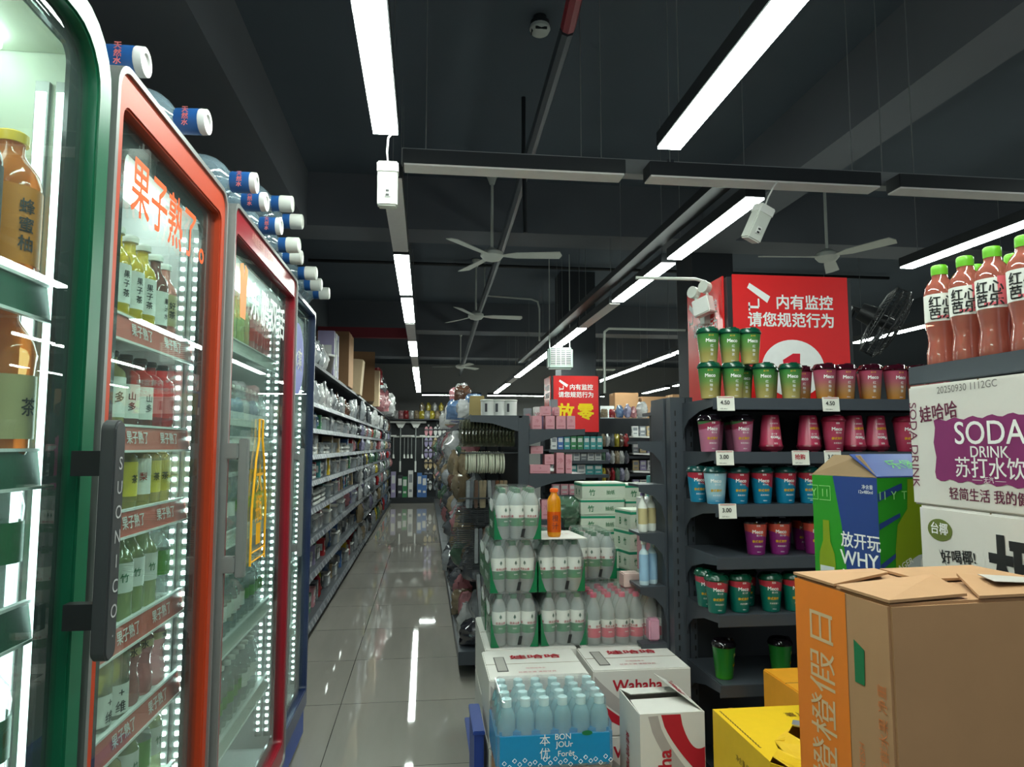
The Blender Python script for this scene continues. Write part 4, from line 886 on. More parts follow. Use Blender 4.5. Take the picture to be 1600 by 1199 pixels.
CP = cup_meshes('cup_p', zramp('cup_pinkamber', [(0, (190, 124, 40)), (.3, (176, 128, 84)), (.6, (176, 96, 110)), (1, (166, 60, 92))], 0, .125, rough=.25), LKr, M_whitep, tall=True)
CM = cup_meshes('cup_m', zramp('cup_mauve', [(0, (184, 110, 140)), (.80, (150, 50, 80)), (.97, (70, 120, 70))], 0, .125, k=-.35, hard=True), LKb, M_whitep)
CR = cup_meshes('cup_r', zramp('cup_rose', [(0, (160, 40, 70)), (.5, (186, 70, 100)), (1, (176, 50, 80))], 0, .125), mat('lid_rose', (120, 20, 46), .3), M_whitep)
CB = cup_meshes('cup_b', zramp('cup_blue', [(0, (16, 128, 168)), (.62, (176, 44, 66)), (.99, (150, 34, 60))], 0, .125, k=.55, hard=True), LKt, M_whitep)
CBB = cup_meshes('cup_bb', zramp('cup_blue_back', [(0, (26, 130, 176)), (.3, (196, 214, 222)), (.55, (40, 140, 186)), (1, (160, 200, 216))], -.04, .04, k=0), LKt, M_whitep)
CV = cup_meshes('cup_v', zramp('cup_violet', [(0, (140, 40, 120)), (.62, (206, 84, 70)), (.99, (170, 40, 70))], 0, .125, k=.3, hard=True), LKb, M_whitep)
CT = cup_meshes('cup_t', zramp('cup_teal', [(0, (8, 112, 98)), (.68, (186, 50, 70)), (.95, (10, 100, 90))], 0, .125, k=.3, hard=True), LKg, M_whitep)
CL = cup_meshes('cup_l', zramp('cup_lime', [(0, (60, 150, 30)), (.3, (40, 130, 44)), (1, (20, 110, 40))], 0, .125), LKb, mat('print_lemon', (196, 206, 120), .5))
def cups(proto, desc, z, xs, y, where, group, flip=False, rz=0.):
    for i, x in enumerate(xs):
        inst(proto, 'drink_cup', '%s%s, %s from the post, %s' % ('upside-down ' if flip else '', desc, ORD[i], where), 'cup', (x, y + random.uniform(-.004, .004), z + (.1465 if flip else .0012)),
             (pi if flip else 0, 0, rz + (pi if flip else 0) + R(random.uniform(-9, 9))), group)
FR, BK = 2.665, 2.765
cups(CG, 'green to amber tea cup', SZ[0], (1.116, 1.214, 1.345, 1.455), FR, 'front of the top shelf', 'green cups on the top shelf')
cups(CG, 'green to amber tea cup', SZ[0], (1.165, 1.300, 1.410), BK, 'back row of the top shelf', 'green cups on the top shelf')
cups(CP, 'pink to amber tea cup', SZ[0], (1.600, 1.690, 1.803, 1.910, 2.01, 2.11), FR, 'front of the top shelf', 'pink cups on the top shelf')
cups(CP, 'pink to amber tea cup', SZ[0], (1.555, 1.745, 1.86), BK, 'back row of the top shelf', 'pink cups on the top shelf')
cups(CG, 'green to amber tea cup stacked on other cups', SZ[0] + .1425, (1.125, 1.216, 1.298), FR + .028, 'upper tier', 'green cups stacked on the top shelf')
cups(CM, 'mauve drink cup', SZ[1], (1.108, 1.245), FR, 'front of the second shelf', 'mauve cups on the second shelf')
cups(CM, 'mauve drink cup', SZ[1], (1.165, 1.235 + .09 - .065), BK, 'second row of the second shelf', 'mauve cups on the second shelf')
cups(CR, 'pink-red drink cup', SZ[1], (1.372, 1.535, 1.73, 1.83), FR + .02, 'front of the second shelf', 'upside-down pink-red cups', True)
cups(CR, 'upright pink-red drink cup', SZ[1], (1.63, 1.945, 2.05), FR, 'second shelf', 'upright pink-red cups')
cups(CR, 'pink-red drink cup', SZ[1], (1.60, 1.70), BK + .02, 'back row of the second shelf', 'upside-down pink-red cups', True)
cups(CBB, 'blue drink cup, pale back turned forward', SZ[2], (1.128,), FR, 'on the third shelf', 'blue cups on the third shelf')
cups(CB, 'blue drink cup with red top', SZ[2], (1.222, 1.320, 1.418, 1.515, 1.62), FR, 'front of the third shelf', 'blue cups on the third shelf')
cups(CB, 'blue drink cup', SZ[2], (1.10, 1.37, 1.47), BK, 'back row of the third shelf', 'blue cups on the third shelf')
cups(CV, 'violet drink cup', SZ[3], (1.290, 1.386, 1.53), FR, 'front of the fourth shelf', 'violet cups on the fourth shelf')
cups(CV, 'violet drink cup', SZ[3], (1.445, 1.54), BK, 'back row of the fourth shelf', 'violet cups on the fourth shelf')
cups(CT, 'teal drink cup with red band', SZ[4], (1.118, 1.212, 1.336, 1.43), FR - .01, 'front of the fifth shelf', 'teal cups on the fifth shelf')
cups(CT, 'teal drink cup with red band', SZ[4], (1.075 + .045, 1.285), BK, 'back row of the fifth shelf', 'teal cups on the fifth shelf')
cups(CL, 'green lime drink cup', SZ[5], (1.155, 1.385), FR + .02, 'on the lowest cup shelf', 'lime cups on the lowest cup shelf', rz=1.2)
P = bottle_proto('milk', .032, .24, mat('milk_white', (214, 214, 210), .4), mat('cap_crimson', (170, 20, 40), .4), None, shape='straight', capr=.75)
for i, x in enumerate((1.18, 1.40)): inst(P, 'milk_bottle', 'white bottle with dark red cap behind the yellow carton, %s one' % ORD[i], 'bottle', (x, 2.68, .1605), (0, 0, 0), 'white bottles behind the yellow carton')
P = bottle_proto('gold', .036, .29, clear('liquor_clear', (220, 226, 226), .18), mat('cap_gold', (196, 150, 62), .3, .5), None, shape='round', capr=.55, caph=.22)
for i, (x, y) in enumerate(((2.19, 2.72), (2.265, 2.70), (2.235, 2.80), (2.34, 2.71))): inst(P, 'liquor_bottle', 'clear bottle with tall gold cap, %s past the pink cups on the top shelf' % ORD[i], 'bottle', (x, y, SZ[0] + .0012), (0, 0, 0), 'gold-capped bottles')

def cctv(m, x, y, z, s, f, mi=0):
    m.add([f(x - .075 * s, y + .045 * s), f(x - .06 * s, y + .075 * s), f(x + .07 * s, y - .005 * s), f(x + .05 * s, y - .045 * s)], [(0, 1, 2, 3)], mi)
    m.add([f(x - .01 * s, y - .02 * s), f(x, y - .02 * s), f(x, y - .07 * s), f(x - .01 * s, y - .07 * s)], [(0, 1, 2, 3)], mi)
    m.add([f(x - .07 * s, y - .065 * s), f(x - .005 * s, y - .065 * s), f(x - .005 * s, y - .08 * s), f(x - .07 * s, y - .08 * s)], [(0, 1, 2, 3)], mi)
    m.add([f(x - .07 * s, y - .045 * s), f(x - .06 * s, y - .045 * s), f(x - .06 * s, y - .095 * s), f(x - .07 * s, y - .095 * s)], [(0, 1, 2, 3)], mi)
M_sign = mat('sign_red', (222, 40, 40), .22, 0, .03); M_yellow = mat('sign_yellow', (250, 214, 10), .4)
def sign_box(label, x0, x1, y0, y1, z0, z1, number=None, word=None):
    t = thing('sign_box', label, 'sign', (x0, y0, z0)); w, d, h = x1 - x0, y1 - y0, z1 - z0
    part('frame', MB().box(-.022, w + .022, -.004, d, 0, h - .01).mesh('fr', M_dark), t)
    fp = part('front_panel', MB().box(0, w, -.012, -.005, 0, h).mesh('fp', M_sign), t)
    sp = part('side_panel', MB().box(-.032, -.023, .03, d - .01, 0, h).mesh('sp', M_sign), t)
    Y = -.0128; g = MB()
    g.text('内有监控', .070, (w * .62, Y, h * .80), NX, bold=.035); g.text('请您规范行为', .070, (w * .495, Y, h * .665), NX, bold=.035)
    cctv(g, w * .225, h * .845, 0, .75, lambda u, v: (u, Y, v))
    part('lettering', g.mesh('sl', M_whitep), fp)
    X = -.0328; g = MB(); k = (d - .04) / w
    g.text('内有监控', .070, (X, d * .42, h * .80), LX, (0, 0, 1), bold=.03, sx=.9 * k + .1); g.text('请您规范行为', .070, (X, d * .5, h * .665), LX, (0, 0, 1), bold=.03, sx=.9 * k)
    cctv(g, 0, h * .825, 0, .7, lambda u, v: (X, d * .82 - u, v))
    part('lettering', g.mesh('sl2', M_whitep), sp)
    if number:
        part('disc', MB().prism([(w * .5 + w * .27 * cos(a * pi / 20), Y, h * .30 + h * .215 * sin(a * pi / 20)) for a in range(40)], (0, -.0004, 0)).mesh('disc', M_whitep), fp)
        part('number', MB().prism([(w * .5 + x, Y - .0008, h * .19 + z) for x, z in ((-.022, 0), (.028, 0), (.034, .135), (.0, .135), (-.05, .105), (-.046, .078), (-.016, .088))], (0, -.0004, 0)).mesh('num', mat('number_red', (214, 26, 50), .4)), fp)
        part('yellow_edge', MB().box(X, X + .0005, d * .24, d * .34, h * .02, h * .42).mesh('ye', M_yellow), sp)
    if word:
        part('word', MB().text(word[0], .20, (w * .27, Y, h * .36), NX, bold=.05).text(word[1], .20, (w * .71, Y, h * .36), NX, bold=.05).mesh('wd', M_yellow), fp)
sign_box('large red camera-warning sign with number one above the drink cups', 1.37, 1.925, 3.0, 3.47, 1.576, 2.185, number='1')
sign_box('smaller distant red sign with yellow characters on the far shelf', 1.46, 1.99, 8.0, 8.45, 1.57, 2.22, word='放零')

# wall fan behind the sign
t = thing('wall_fan', 'black caged fan hung beside the red aisle-one sign', 'fan', (2.36, 3.35, 2.05), (R(0), R(0), R(0)))
head = Vector((.74, -.38, -.48)).to_track_quat('Z', 'Y').to_matrix().to_4x4() @ Matrix.Scale(1.12, 4)
m = MB()
for z, r in ((0, .155), (.03, .165), (-.03, .16), (.05, .14), (.062, .09), (.066, .045)):
    m.tube([(r * cos(a * pi / 16), r * sin(a * pi / 16), z) for a in range(33)], .0028, 5)
for a in range(44):
    q = a * pi / 22; c, s = cos(q), sin(q)
    m.tube([(r * c, r * s, z) for r, z in ((.04, .066), (.09, .062), (.14, .05), (.165, .03), (.162, -.03), (.12, -.05), (.05, -.055))], .0016, 4)
part('cage', m.mesh('cage', M_black, True, xf=head), t)
for i in range(3):
    b = MB().prism([(.03, -.02, .0), (.13, -.06, .012), (.14, .0, .0), (.12, .04, -.015), (.03, .02, 0)], (0, 0, .002))
    part('blade', b.mesh('bl', M_dark, xf=head @ Matrix.Rotation(i * 2 * pi / 3, 4, 'Z')), t)
part('motor', MB().cyl((0, 0, -.12), (0, 0, -.04), .04, .05, 14).cyl((0, 0, -.02), (0, 0, .03), .03).mesh('mt', M_black, True, xf=head), t)
part('arm', MB().tube([head @ Vector((0, 0, -.1)), head @ Vector((0, 0, -.15)), (-.15, .09, .02), (-.15, .09, -.12)], .018).mesh('arm', M_black, True), t)
part('stand_pole', MB().cyl((-.15, .09, -2.05), (-.15, .09, -.1), .014).mesh('pole', M_dark), t)

# shelves facing the aisle at the side of the cup unit
t = thing('shelf_unit', 'narrow dark shelves on the aisle side of the cup unit', 'shelf unit', (1.045, 3.02, 0))
part('upright', MB().box(.0, .03, 0, .17, .05, 1.62).mesh('up', M_shelf), t)
for z in (1.43, 1.24, 1.03, .80, .56):
    sh = part('shelf', MB().box(-.115, 0, .01, .17, z - .012, z).mesh('s', M_shelf), t)
    part('bracket', MB().prism([(0, .004, z), (-.115, .004, z), (-.115, .004, z - .03), (-.05, .004, z - .05), (-.015, .004, z - .09), (0, .004, z - .15)], (0, .004, 0)).mesh('b', M_shelf), sh)
P = bottle_proto('sh', .03, .20, mat('shampoo_pale', (196, 216, 224), .35), M_capw, mat('label_sky', (150, 186, 214), .4), (.1, .7), shape='straight', capr=.6)
for i in range(2): inst(P, 'shampoo_bottle', 'pale blue shampoo bottle on the narrow side shelf, %s from its near end' % ORD[i], 'bottle', (.962 + .048 * i, 3.07 + i * .03, .801), (0, 0, 0), 'pale blue shampoo bottles', (.72, .72, .95))
P = bottle_proto('sh2', .03, .19, M_capw, mat('cap_lilac', (150, 136, 186), .4), Lb_t, (.2, .6), shape='round', capr=.5)
for i in range(2): inst(P, 'lotion_bottle', 'white lotion bottle on the upper narrow shelf, %s from its near end' % ORD[i], 'bottle', (.962 + .048 * i, 3.075 + i * .03, 1.031), (0, 0, 0), 'white lotion bottles', (.72, .72, .9))
for i in range(1): solo('sanitary_pack', MB().box(-.04, .04, -.06, .06, 0, .12).mesh('sp', mat('pack_rose', (206, 150, 170), .4), bev=.01), 'rose paper pack on the lowest narrow side shelf', 'pack', (1.0, 3.1, .561), (0, 0, 0), None, (.6, .8, .8))

# ---------------------------------------------------------------- soft goods
def bag_mesh(nm, w, d, h, mt, crumple=.012, seed=1, pinch=True, extra=None):
    """a filled plastic bag: pillow body, crumpled film, pinched top"""
    rnd = random.Random(seed); nx, nz = 7, 9; vs = []; fs = []
    for side in (-1, 1):
        for k in range(nz + 1):
            for i in range(nx + 1):
                u, v = i / nx * 2 - 1, k / nz
                t = (1 - u ** 4) * (sin(pi * min(1, v * 1.08 + .02)) ** .5 if v < .9 else .25)
                wd = w / 2 * (1 - (.35 * max(0, v - .8) / .2 if pinch else 0))
                vs.append((u * wd + rnd.uniform(-1, 1) * crumple * .5, side * d / 2 * t + rnd.uniform(-1, 1) * crumple, v * h + (rnd.uniform(-1, 1) * crumple * .6 if 0 < k else 0)))
    n = (nx + 1) * (nz + 1)
    for k in range(nz):
        for i in range(nx):
            a = k * (nx + 1) + i
            fs.append((a, a + 1, a + nx + 2, a + nx + 1)); fs.append((n + a, n + a + nx + 1, n + a + nx + 2, n + a + 1))
    for k in range(nz):
        for i in (0, nx):
            a = k * (nx + 1) + i; fs.append((a, a + nx + 1, n + a + nx + 1, n + a))
    for i in range(nx):
        fs.append((i, n + i, n + i + 1, i + 1)); a = nz * (nx + 1) + i; fs.append((a, a + 1, n + a + 1, n + a))
    m = MB().add(vs, fs); return m.mesh(nm, mt, True)
def film_mat(name, c, op=.55): return clear(name, c, op, (230, 235, 238), .12, .7, .12, .45)
F_sil = film_mat('film_silver', (196, 200, 204), .7); F_gry = film_mat('film_grey', (120, 124, 132), .75); F_dk = film_mat('film_dark', (66, 66, 74), .85)
F_wht = film_mat('film_white', (226, 224, 222), .8); F_lil = film_mat('film_lilac', (170, 166, 196), .8); F_blu = film_mat('film_blue', (120, 150, 190), .8)
F_pnk = film_mat('film_pink', (214, 150, 156), .8); F_tan = film_mat('film_tan', (178, 158, 128), .8); F_grn = film_mat('film_green2', (110, 146, 120), .8)
F_yel = film_mat('film_yellow', (226, 200, 70), .85); F_red = film_mat('film_red', (186, 50, 56), .85); F_brn = film_mat('film_brown', (120, 84, 66), .85)
FILMS = {'silver': F_sil, 'grey': F_gry, 'black': F_dk, 'white': F_wht, 'lilac': F_lil, 'blue': F_blu, 'pink': F_pnk, 'tan': F_tan, 'green': F_grn, 'yellow': F_yel, 'red': F_red, 'brown': F_brn}
BAGS = {c: [bag_mesh('bag_' + c, .14, .09, .22, m_, .010, sd) for sd in (1, 2)] for c, m_ in FILMS.items()}
PM = {c: mat('box_' + c, v, .45) for c, v in (('white', (214, 214, 212)), ('grey', (130, 134, 140)), ('dark', (54, 56, 64)), ('pink', (214, 150, 160)), ('blue', (70, 110, 170)), ('green', (60, 130, 84)),
      ('red', (180, 44, 50)), ('yellow', (224, 190, 40)), ('tan', (190, 168, 130)), ('lilac', (160, 150, 186)), ('teal', (70, 150, 150)), ('brown', (120, 84, 62)))}
def pbox_mesh(c, w, d, h, c2='white'):
    m = MB().box(-w / 2, w / 2, -d / 2, d / 2, 0, h)
    for s in (-1, 1):
        m.quad((-w * .36, s * (d / 2 + .0006), h * .55), (w * .36, s * (d / 2 + .0006), h * .55), (w * .36, s * (d / 2 + .0006), h * .86), (-w * .36, s * (d / 2 + .0006), h * .86), 1)
        m.quad((-w * .3, s * (d / 2 + .0006), h * .2), (w * .3, s * (d / 2 + .0006), h * .2), (w * .3, s * (d / 2 + .0006), h * .3), (-w * .3, s * (d / 2 + .0006), h * .3), 1)
        m.quad((s * (w / 2 + .0006), -d * .36, h * .3), (s * (w / 2 + .0006), d * .36, h * .3), (s * (w / 2 + .0006), d * .36, h * .7), (s * (w / 2 + .0006), -d * .36, h * .7), 1)
    return m.mesh('pb_' + c, [PM[c], PM[c2]])
PB = {c: pbox_mesh(c, .09, .10, .15, 'white' if c not in ('white', 'tan') else 'grey') for c in PM}
tubm = MB().box(-.09, .09, -.11, .11, 0, .11).mesh('tub', clear('tub_plastic', (206, 212, 216), .55), bev=.012)
lidm = MB().box(-.095, .095, -.115, .115, .108, .122).mesh('lid', M_white, bev=.005)
TUB = [('tub', tubm, -1), ('lid', lidm, -1)]
glm = MB().lathe([(.02, 0), (.032, .004), (.036, .10), (.034, .10), (.03, .008)], 12, caps=True).mesh('glass', clear('glass_clear', (214, 222, 224), .22), True)
trm = MB().box(-.06, .06, -.09, .09, 0, .02).mesh('tray', M_white, bev=.004); trm2 = MB().box(-.052, .052, -.08, .08, .02, .04).mesh('trayfill', M_alu, bev=.006)
TRY = [('tray', trm, -1), ('contents', trm2, -1)]
PACKC = {c: MB().box(-.05, .05, -.008, .008, -.2, 0).box(-.012, .012, -.004, .004, 0, .025).mesh('hp_' + c, FILMS[c], bev=.004) for c in FILMS}

# ---------------------------------------------------------------- long shelving on the left wall
LZ = [.10, .43, .70, .93, 1.14, 1.34, 1.54, 1.74, 2.08]
def wall_shelving(y0, L, idx):
    t = thing('aisle_shelving', 'dark steel wall shelving bay, %s past the fridges along the aisle' % ORD[idx], 'shelving', (-1.45, y0, 0), (0, 0, 0), 'shelving bays along the left wall')
    part('back_panel', MB().box(0, .02, 0, L, .08, 2.078).mesh('bk', M_dark), t)
    for y in (0., L - .03): part('upright', MB().box(.02, .07, y, y + .03, 0, 2.078).mesh('up', M_shelf), t)
    part('kick_plate', MB().box(.02, .60, .0, L, 0, .085).mesh('kick', M_dark), t)
    for k, z in enumerate(LZ):
        x1 = .62 if k == 0 else (.60 if k < 8 else .56)
        s = part('shelf', MB().box(.07, x1 - .002, .002, L - .002, z - .014, z).mesh('s', M_shelf), t)
        part('price_rail', MB().prism([(x1 - .012, .002, z + .004), (x1 - .002, .002, z + .004), (x1 + .012, .002, z - .034), (x1 + .002, .002, z - .034)], (0, L - .004, 0)).mesh('r', (mat('price_rail', (120, 124, 132), .35) if idx < 4 else M_shelf) if k < 8 else M_dark), s)
        if k < 8 and idx < 6:
            g = MB(); y = .06
            while y < L - .1:
                g.prism([(x1 - .0005, y, z + .002), (x1 + .0135, y, z - .032), (x1 + .0135, y + .05, z - .032), (x1 - .0005, y + .05, z + .002)], (.0015, 0, 0)); y += random.choice((.09, .13, .2))
            part('price_cards', g.mesh('pc', mat('card_grey', (176, 178, 182), .5)), s)
NB = 11; L0 = 3.72; BL = 1.27
for i in range(NB): wall_shelving(L0 + i * BL, BL - .004, i)
SHW = ['floor', 'second', 'third', 'fourth', 'fifth', 'sixth', 'seventh', 'eighth', 'top']
rnd = random.Random(11); GL = {}
for k in range(8):
    y = 4.95
    while y < 17.4:
        far = y > 9.2; space = LZ[k + 1] - LZ[k] - .03; bay = int((y - L0) / BL)
        r_ = rnd.random(); x = rnd.uniform(-.99, -.94); w = .12
        if k >= 6 and y < 9.2: kind = 'bag' if k == 7 else rnd.choice(('tub', 'box', 'bag'))
        elif far: kind = 'bag'
        elif k in (3, 4) and y < 6.6: kind = rnd.choice(('tray', 'tray', 'box'))
        elif k == 5: kind = rnd.choice(('tray', 'glass', 'box'))
        else: kind = rnd.choice(('box', 'bag', 'box', 'tub'))
        shn = SHW[k]; nm = ORD[bay]
        if kind == 'box':
            c = rnd.choice(('grey', 'dark', 'white', 'teal', 'brown', 'grey', 'tan', 'pink', 'red', 'yellow', 'blue', 'green', 'lilac', 'dark'))
            h = min(space, rnd.uniform(.13, .19)); sc = (rnd.uniform(.8, 1.2), 1, h / .15); w = .1 * sc[0]
            solo('product_box', PB[c], '%s product box on the %s shelf of the %s wall shelving bay' % (c, shn, nm), 'box', (x, y, LZ[k] + .0006), (0, 0, pi / 2 + rnd.uniform(-.05, .05)), '%s boxes on the %s shelf, %s bay' % (c, shn, nm), sc)
        elif kind == 'bag':
            c = rnd.choice(('silver', 'grey', 'white', 'silver', 'lilac', 'grey', 'tan', 'silver', 'pink', 'blue', 'black', 'green', 'yellow', 'red', 'white', 'silver') if k < 7 else ('silver', 'white', 'silver', 'grey', 'white', 'brown'))
            h = min(space, rnd.uniform(.18, .26)) * (1.12 if far else 1.); h = min(h, space); sc = (rnd.uniform(.9, 1.2) * (1.35 if far else 1), rnd.uniform(.6, 1.0), h / .23); w = .14 * sc[0]
            solo('wrapped_goods' if far else 'bagged_goods', BAGS[c][rnd.randrange(2)], '%s plastic bagged goods on the %s shelf of the %s wall shelving bay' % (c, shn, nm), 'bag', (x + (rnd.uniform(.02, .12) if far else .02), y, LZ[k] + .004), (rnd.uniform(-.06, .06), rnd.uniform(-.08, .08), pi / 2 + rnd.uniform(-.3, .3)), '%s bags on the %s shelf, %s bay' % (c, shn, nm), sc)
        elif kind == 'tub':
            inst(TUB, 'storage_tub', 'clear lidded storage tub on the %s shelf of the %s wall shelving bay' % (shn, nm), 'tub', (x - .03, y + .02, LZ[k] + .0006), (0, 0, pi / 2), 'storage tubs on the %s shelf, %s bay' % (shn, nm)); w = .235
        elif kind == 'tray':
            for q in range(3 if k < 5 else 2): inst(TRY, 'goods_tray', 'small white tray of goods on the %s shelf of the %s wall shelving bay' % (shn, nm), 'tray', (x + .005, y, LZ[k] + .0006 + q * .0405), (0, 0, 0), 'goods trays on the %s shelf, %s bay' % (shn, nm))
            w = .13
        else:
            solo('drinking_glass', glm, 'drinking glass on the %s shelf of the %s wall shelving bay' % (shn, nm), 'glass', (x + .02, y, LZ[k] + .0006), (0, 0, 0), 'drinking glasses on the %s shelf, %s bay' % (shn, nm)); w = .085
        y += w + rnd.uniform(.008, .035)
# goods on top of the wall shelving
for i in range(7):
    solo('paper_towel_pack', bag_mesh('ptp', .2, .14, .26, F_sil if i % 3 else F_wht, .008, i), '%s wrapped pack on top of the wall shelving, %s past the fridges' % ('silver' if i % 3 else 'white', ORD[i]), 'pack', (-.97, 5.2 + i * .24, 2.083), (0, 0, pi / 2 + .2), 'wrapped packs on top of the wall shelving')
inst([('basket_body', MB().lathe([(.1, 0), (.13, .2), (.125, .2), (.095, .01)], 20).mesh('bsk', mat('basket_dark', (60, 54, 50), .6), True), -1), ('rim', MB().lathe([(.132, .19), (.136, .2), (.132, .21)], 20, caps=False).mesh('rim', M_white, True), -1)], 'basket', 'dark round basket with white rim on top of the wall shelving', 'basket', (-1.02, 6.98, 2.083))
for i, (y, c) in enumerate(((7.2, 'lilac'), (7.36, 'white'), (7.5, 'lilac'))): solo('product_box', PB[c], 'tall %s box standing on top of the wall shelving, %s one' % (c, ORD[i]), 'box', (-1.0, y, 2.081), (0, 0, pi / 2), 'tall boxes on top of the wall shelving', (1.1, 1.6, 3.2))
def plain_carton(label, x, y, z, w, d, h, rz=0, ry=0, mt=None):
    t = thing('carton', label, 'carton', (x, y, z), (0, ry, rz))
    part('box', MB().box(-w / 2, w / 2, -d / 2, d / 2, 0, h).mesh('pc', mt or M_card, bev=.004), t)
    part('tape', MB().box(-w / 2 - .0006, w / 2 + .0006, -.02, .02, h - .04, h + .0006).mesh('tp', mat('tape_tan', (196, 164, 116), .35)), t)
    return t
plain_carton('tall narrow cardboard carton on top of the wall shelving', -1.05, 8.3, 2.081, .36, .5, .62)
plain_carton('pale folded carton leaning on top of the wall shelving', -1.0, 9.4, 2.081, .3, .3, .46, 0, R(4), mat('card_pale', (206, 180, 146), .7))
plain_carton('large brown carton on top of the wall shelving', -1.02, 11.2, 2.081, .4, .9, .75, .1)
plain_carton('thin upright board carton beside the large one on the shelving', -.98, 12.3, 2.081, .36, .2, .62, 0, 0, mat('card_pale', (206, 180, 146), .7))
for i, (y, x, z, c, sc) in enumerate(((12.8, -.95, 2.083, 'pink', 2.0), (13.3, -.9, 2.083, 'pink', 1.8), (13.0, -.92, 2.52, 'red', 1.5), (13.6, -.86, 2.4, 'grey', 1.5), (14.1, -.88, 2.083, 'pink', 2.1), (14.8, -.82, 2.083, 'white', 2.0), (15.5, -.84, 2.083, 'white', 2.2), (16.3, -.86, 2.083, 'white', 1.9))):
    solo('soft_toy_bag', BAGS[c][i % 2], '%s plastic bag of soft goods heaped on the far shelving top, %s along' % (c, ORD[i]), 'bag', (x, y, z), (0, 0, pi / 2 + i), 'bags heaped on the far shelving top', (sc * 1.3, sc * 1.6, sc * .95))

# ---------------------------------------------------------------- shelving across the aisle's far end
t = thing('end_shelving', 'black back-panel shelving across the far end of the aisle', 'shelving', (.15, 18, 0))
part('back_panel', MB().box(-1.05, 1.3, .02, .06, .1, 2.06).mesh('ebp', mat('panel_black', (22, 26, 30), .6)), t)
part('top_shelf', MB().box(-1.05, 1.3, -.3, .05, 2.05, 2.08).mesh('ets', M_dark), t)
part('base_shelf', MB().box(-1.05, 1.3, -.3, .02, .0, .14).mesh('ebs', M_dark, bev=.004), t)
for x in (-1.05, .12, 1.27): part('upright', MB().box(x, x + .03, -.02, .02, 0, 2.08).mesh('up', M_shelf), t)
part('rail', MB().box(-.95, .2, -.02, .0, 1.62, 1.66).mesh('er', M_cream), t)
mp_head = MB().box(-.26, .26, -.05, .05, .0, .05).prism([(-.12, 0, 0), (.12, 0, 0), (.05, 0, -.12), (-.05, 0, -.12)], (0, .02, 0)).mesh('mh', M_white, bev=.004)
mp_pole = MB().cyl((0, 0, -1.2), (0, 0, -.1), .016).mesh('mp', M_grey, True); mp_grip = MB().cyl((0, 0, -1.22), (0, 0, -.95), .024).mesh('mg', M_white, True)
for i, x in enumerate((-.63, -.25)): inst([('head', mp_head, -1), ('pole', mp_pole, -1), ('grip', mp_grip, -1)], 'flat_mop', 'white flat mop hung head up on the end wall, %s from the fridges' % ORD[i], 'mop', (x, 17.9, 1.98), (0, 0, 0), 'white flat mops on the end wall')
sq_head = MB().box(-.07, .07, -.015, .015, -.02, .02).mesh('sh', M_white); sq_pole = MB().cyl((0, 0, -.5), (0, 0, 0), .01).mesh('sp', M_grey, True); sq_brush = MB().cyl((0, 0, -.56), (0, 0, -.46), .03, .02).mesh('sb', M_white, True)
for i, x in enumerate((-.80, -.53, -.44, -.35, -.08)): inst([('head', sq_head, -1), ('pole', sq_pole, -1), ('brush', sq_brush, -1)], 'cleaning_brush', 'white long brush hung on the end wall, %s from the fridges' % ORD[i], 'brush', (x, 17.93, 1.66), (0, 0, 0), 'white brushes on the end wall')
for i, (x, c, h) in enumerate(((-.78, 'lilac', 4.2), (-.62, 'dark', 3.6), (-.5, 'green', 3.4), (-.36, 'white', 4.4), (-.14, 'blue', 4.0), (-.02, 'blue', 3.6))):
    solo('product_box', PB[c], 'tall %s box on the far end base shelf, %s from the fridges' % (c, ORD[i]), 'box', (x, 17.8, .141), (0, 0, 0), None, (1.3, 1, h))
def slip(c):
    out = []
    for s in (-1, 1):
        g = MB(); pts = [(s * .055 + .045 * cos(a * pi / 10) * (1 + .12 * sin(a * pi / 10)), 0, .12 * sin(a * pi / 10)) for a in range(20)]; g.prism(pts, (0, .025, 0))
        out.append(('sole', g.mesh('sole', PM[c]), -1))
        out.append(('strap', MB().tube([(s * .055 - .042, -.0, .03), (s * .055 - .02, -.035, .045), (s * .055 + .02, -.035, .045), (s * .055 + .042, -.0, .03)], .016, 6).mesh('strap', PM['dark' if c in ('white', 'tan') else 'grey'], True), 0 if s < 0 else 2))
    out.append(('hanger', MB().box(-.02, .02, .0, .006, .12, .17).mesh('hg', M_white), -1))
    return out
SLP = {c: slip(c) for c in ('pink', 'tan', 'lilac', 'white', 'grey', 'yellow', 'dark')}
for r_, z in enumerate((1.78, 1.5, 1.22, .95, .68, .42)):
    for q, x in enumerate((.07, .30, .52)):
        c = (('pink', 'white', 'white'), ('lilac', 'tan', 'grey'), ('lilac', 'lilac', 'white'), ('tan', 'tan', 'pink'), ('dark', 'tan', 'yellow'), ('white', 'grey', 'tan'))[r_][q]
        inst(SLP[c], 'slippers', 'pair of %s slippers on the end wall, %s row down, %s column from the mops' % (c, ORD[r_], ORD[q]), 'slippers', (x, 17.97, z), (0, 0, 0), 'slippers hung on the end wall')
for i in range(16):
    c = ('white', 'pink', 'red', 'white', 'tan', 'yellow', 'white', 'yellow', 'tan', 'white', 'pink', 'tan', 'yellow', 'white', 'yellow', 'tan')[i]; top = i >= 11
    solo('bagged_goods', BAGS[c][i % 2], '%s plastic bag, %slayer on the far end shelving, %s from the fridges' % (c, 'upper ' if top else 'lower ', ORD[i % 11]), 'bag', ((-.75 + i * .13) if not top else (-.1 + (i - 11) * .16), 17.8, 2.083 + (.2 if top else 0)), (0, 0, .1 * i), 'bags on top of the far end shelving', (1.0, 1.3, .95))

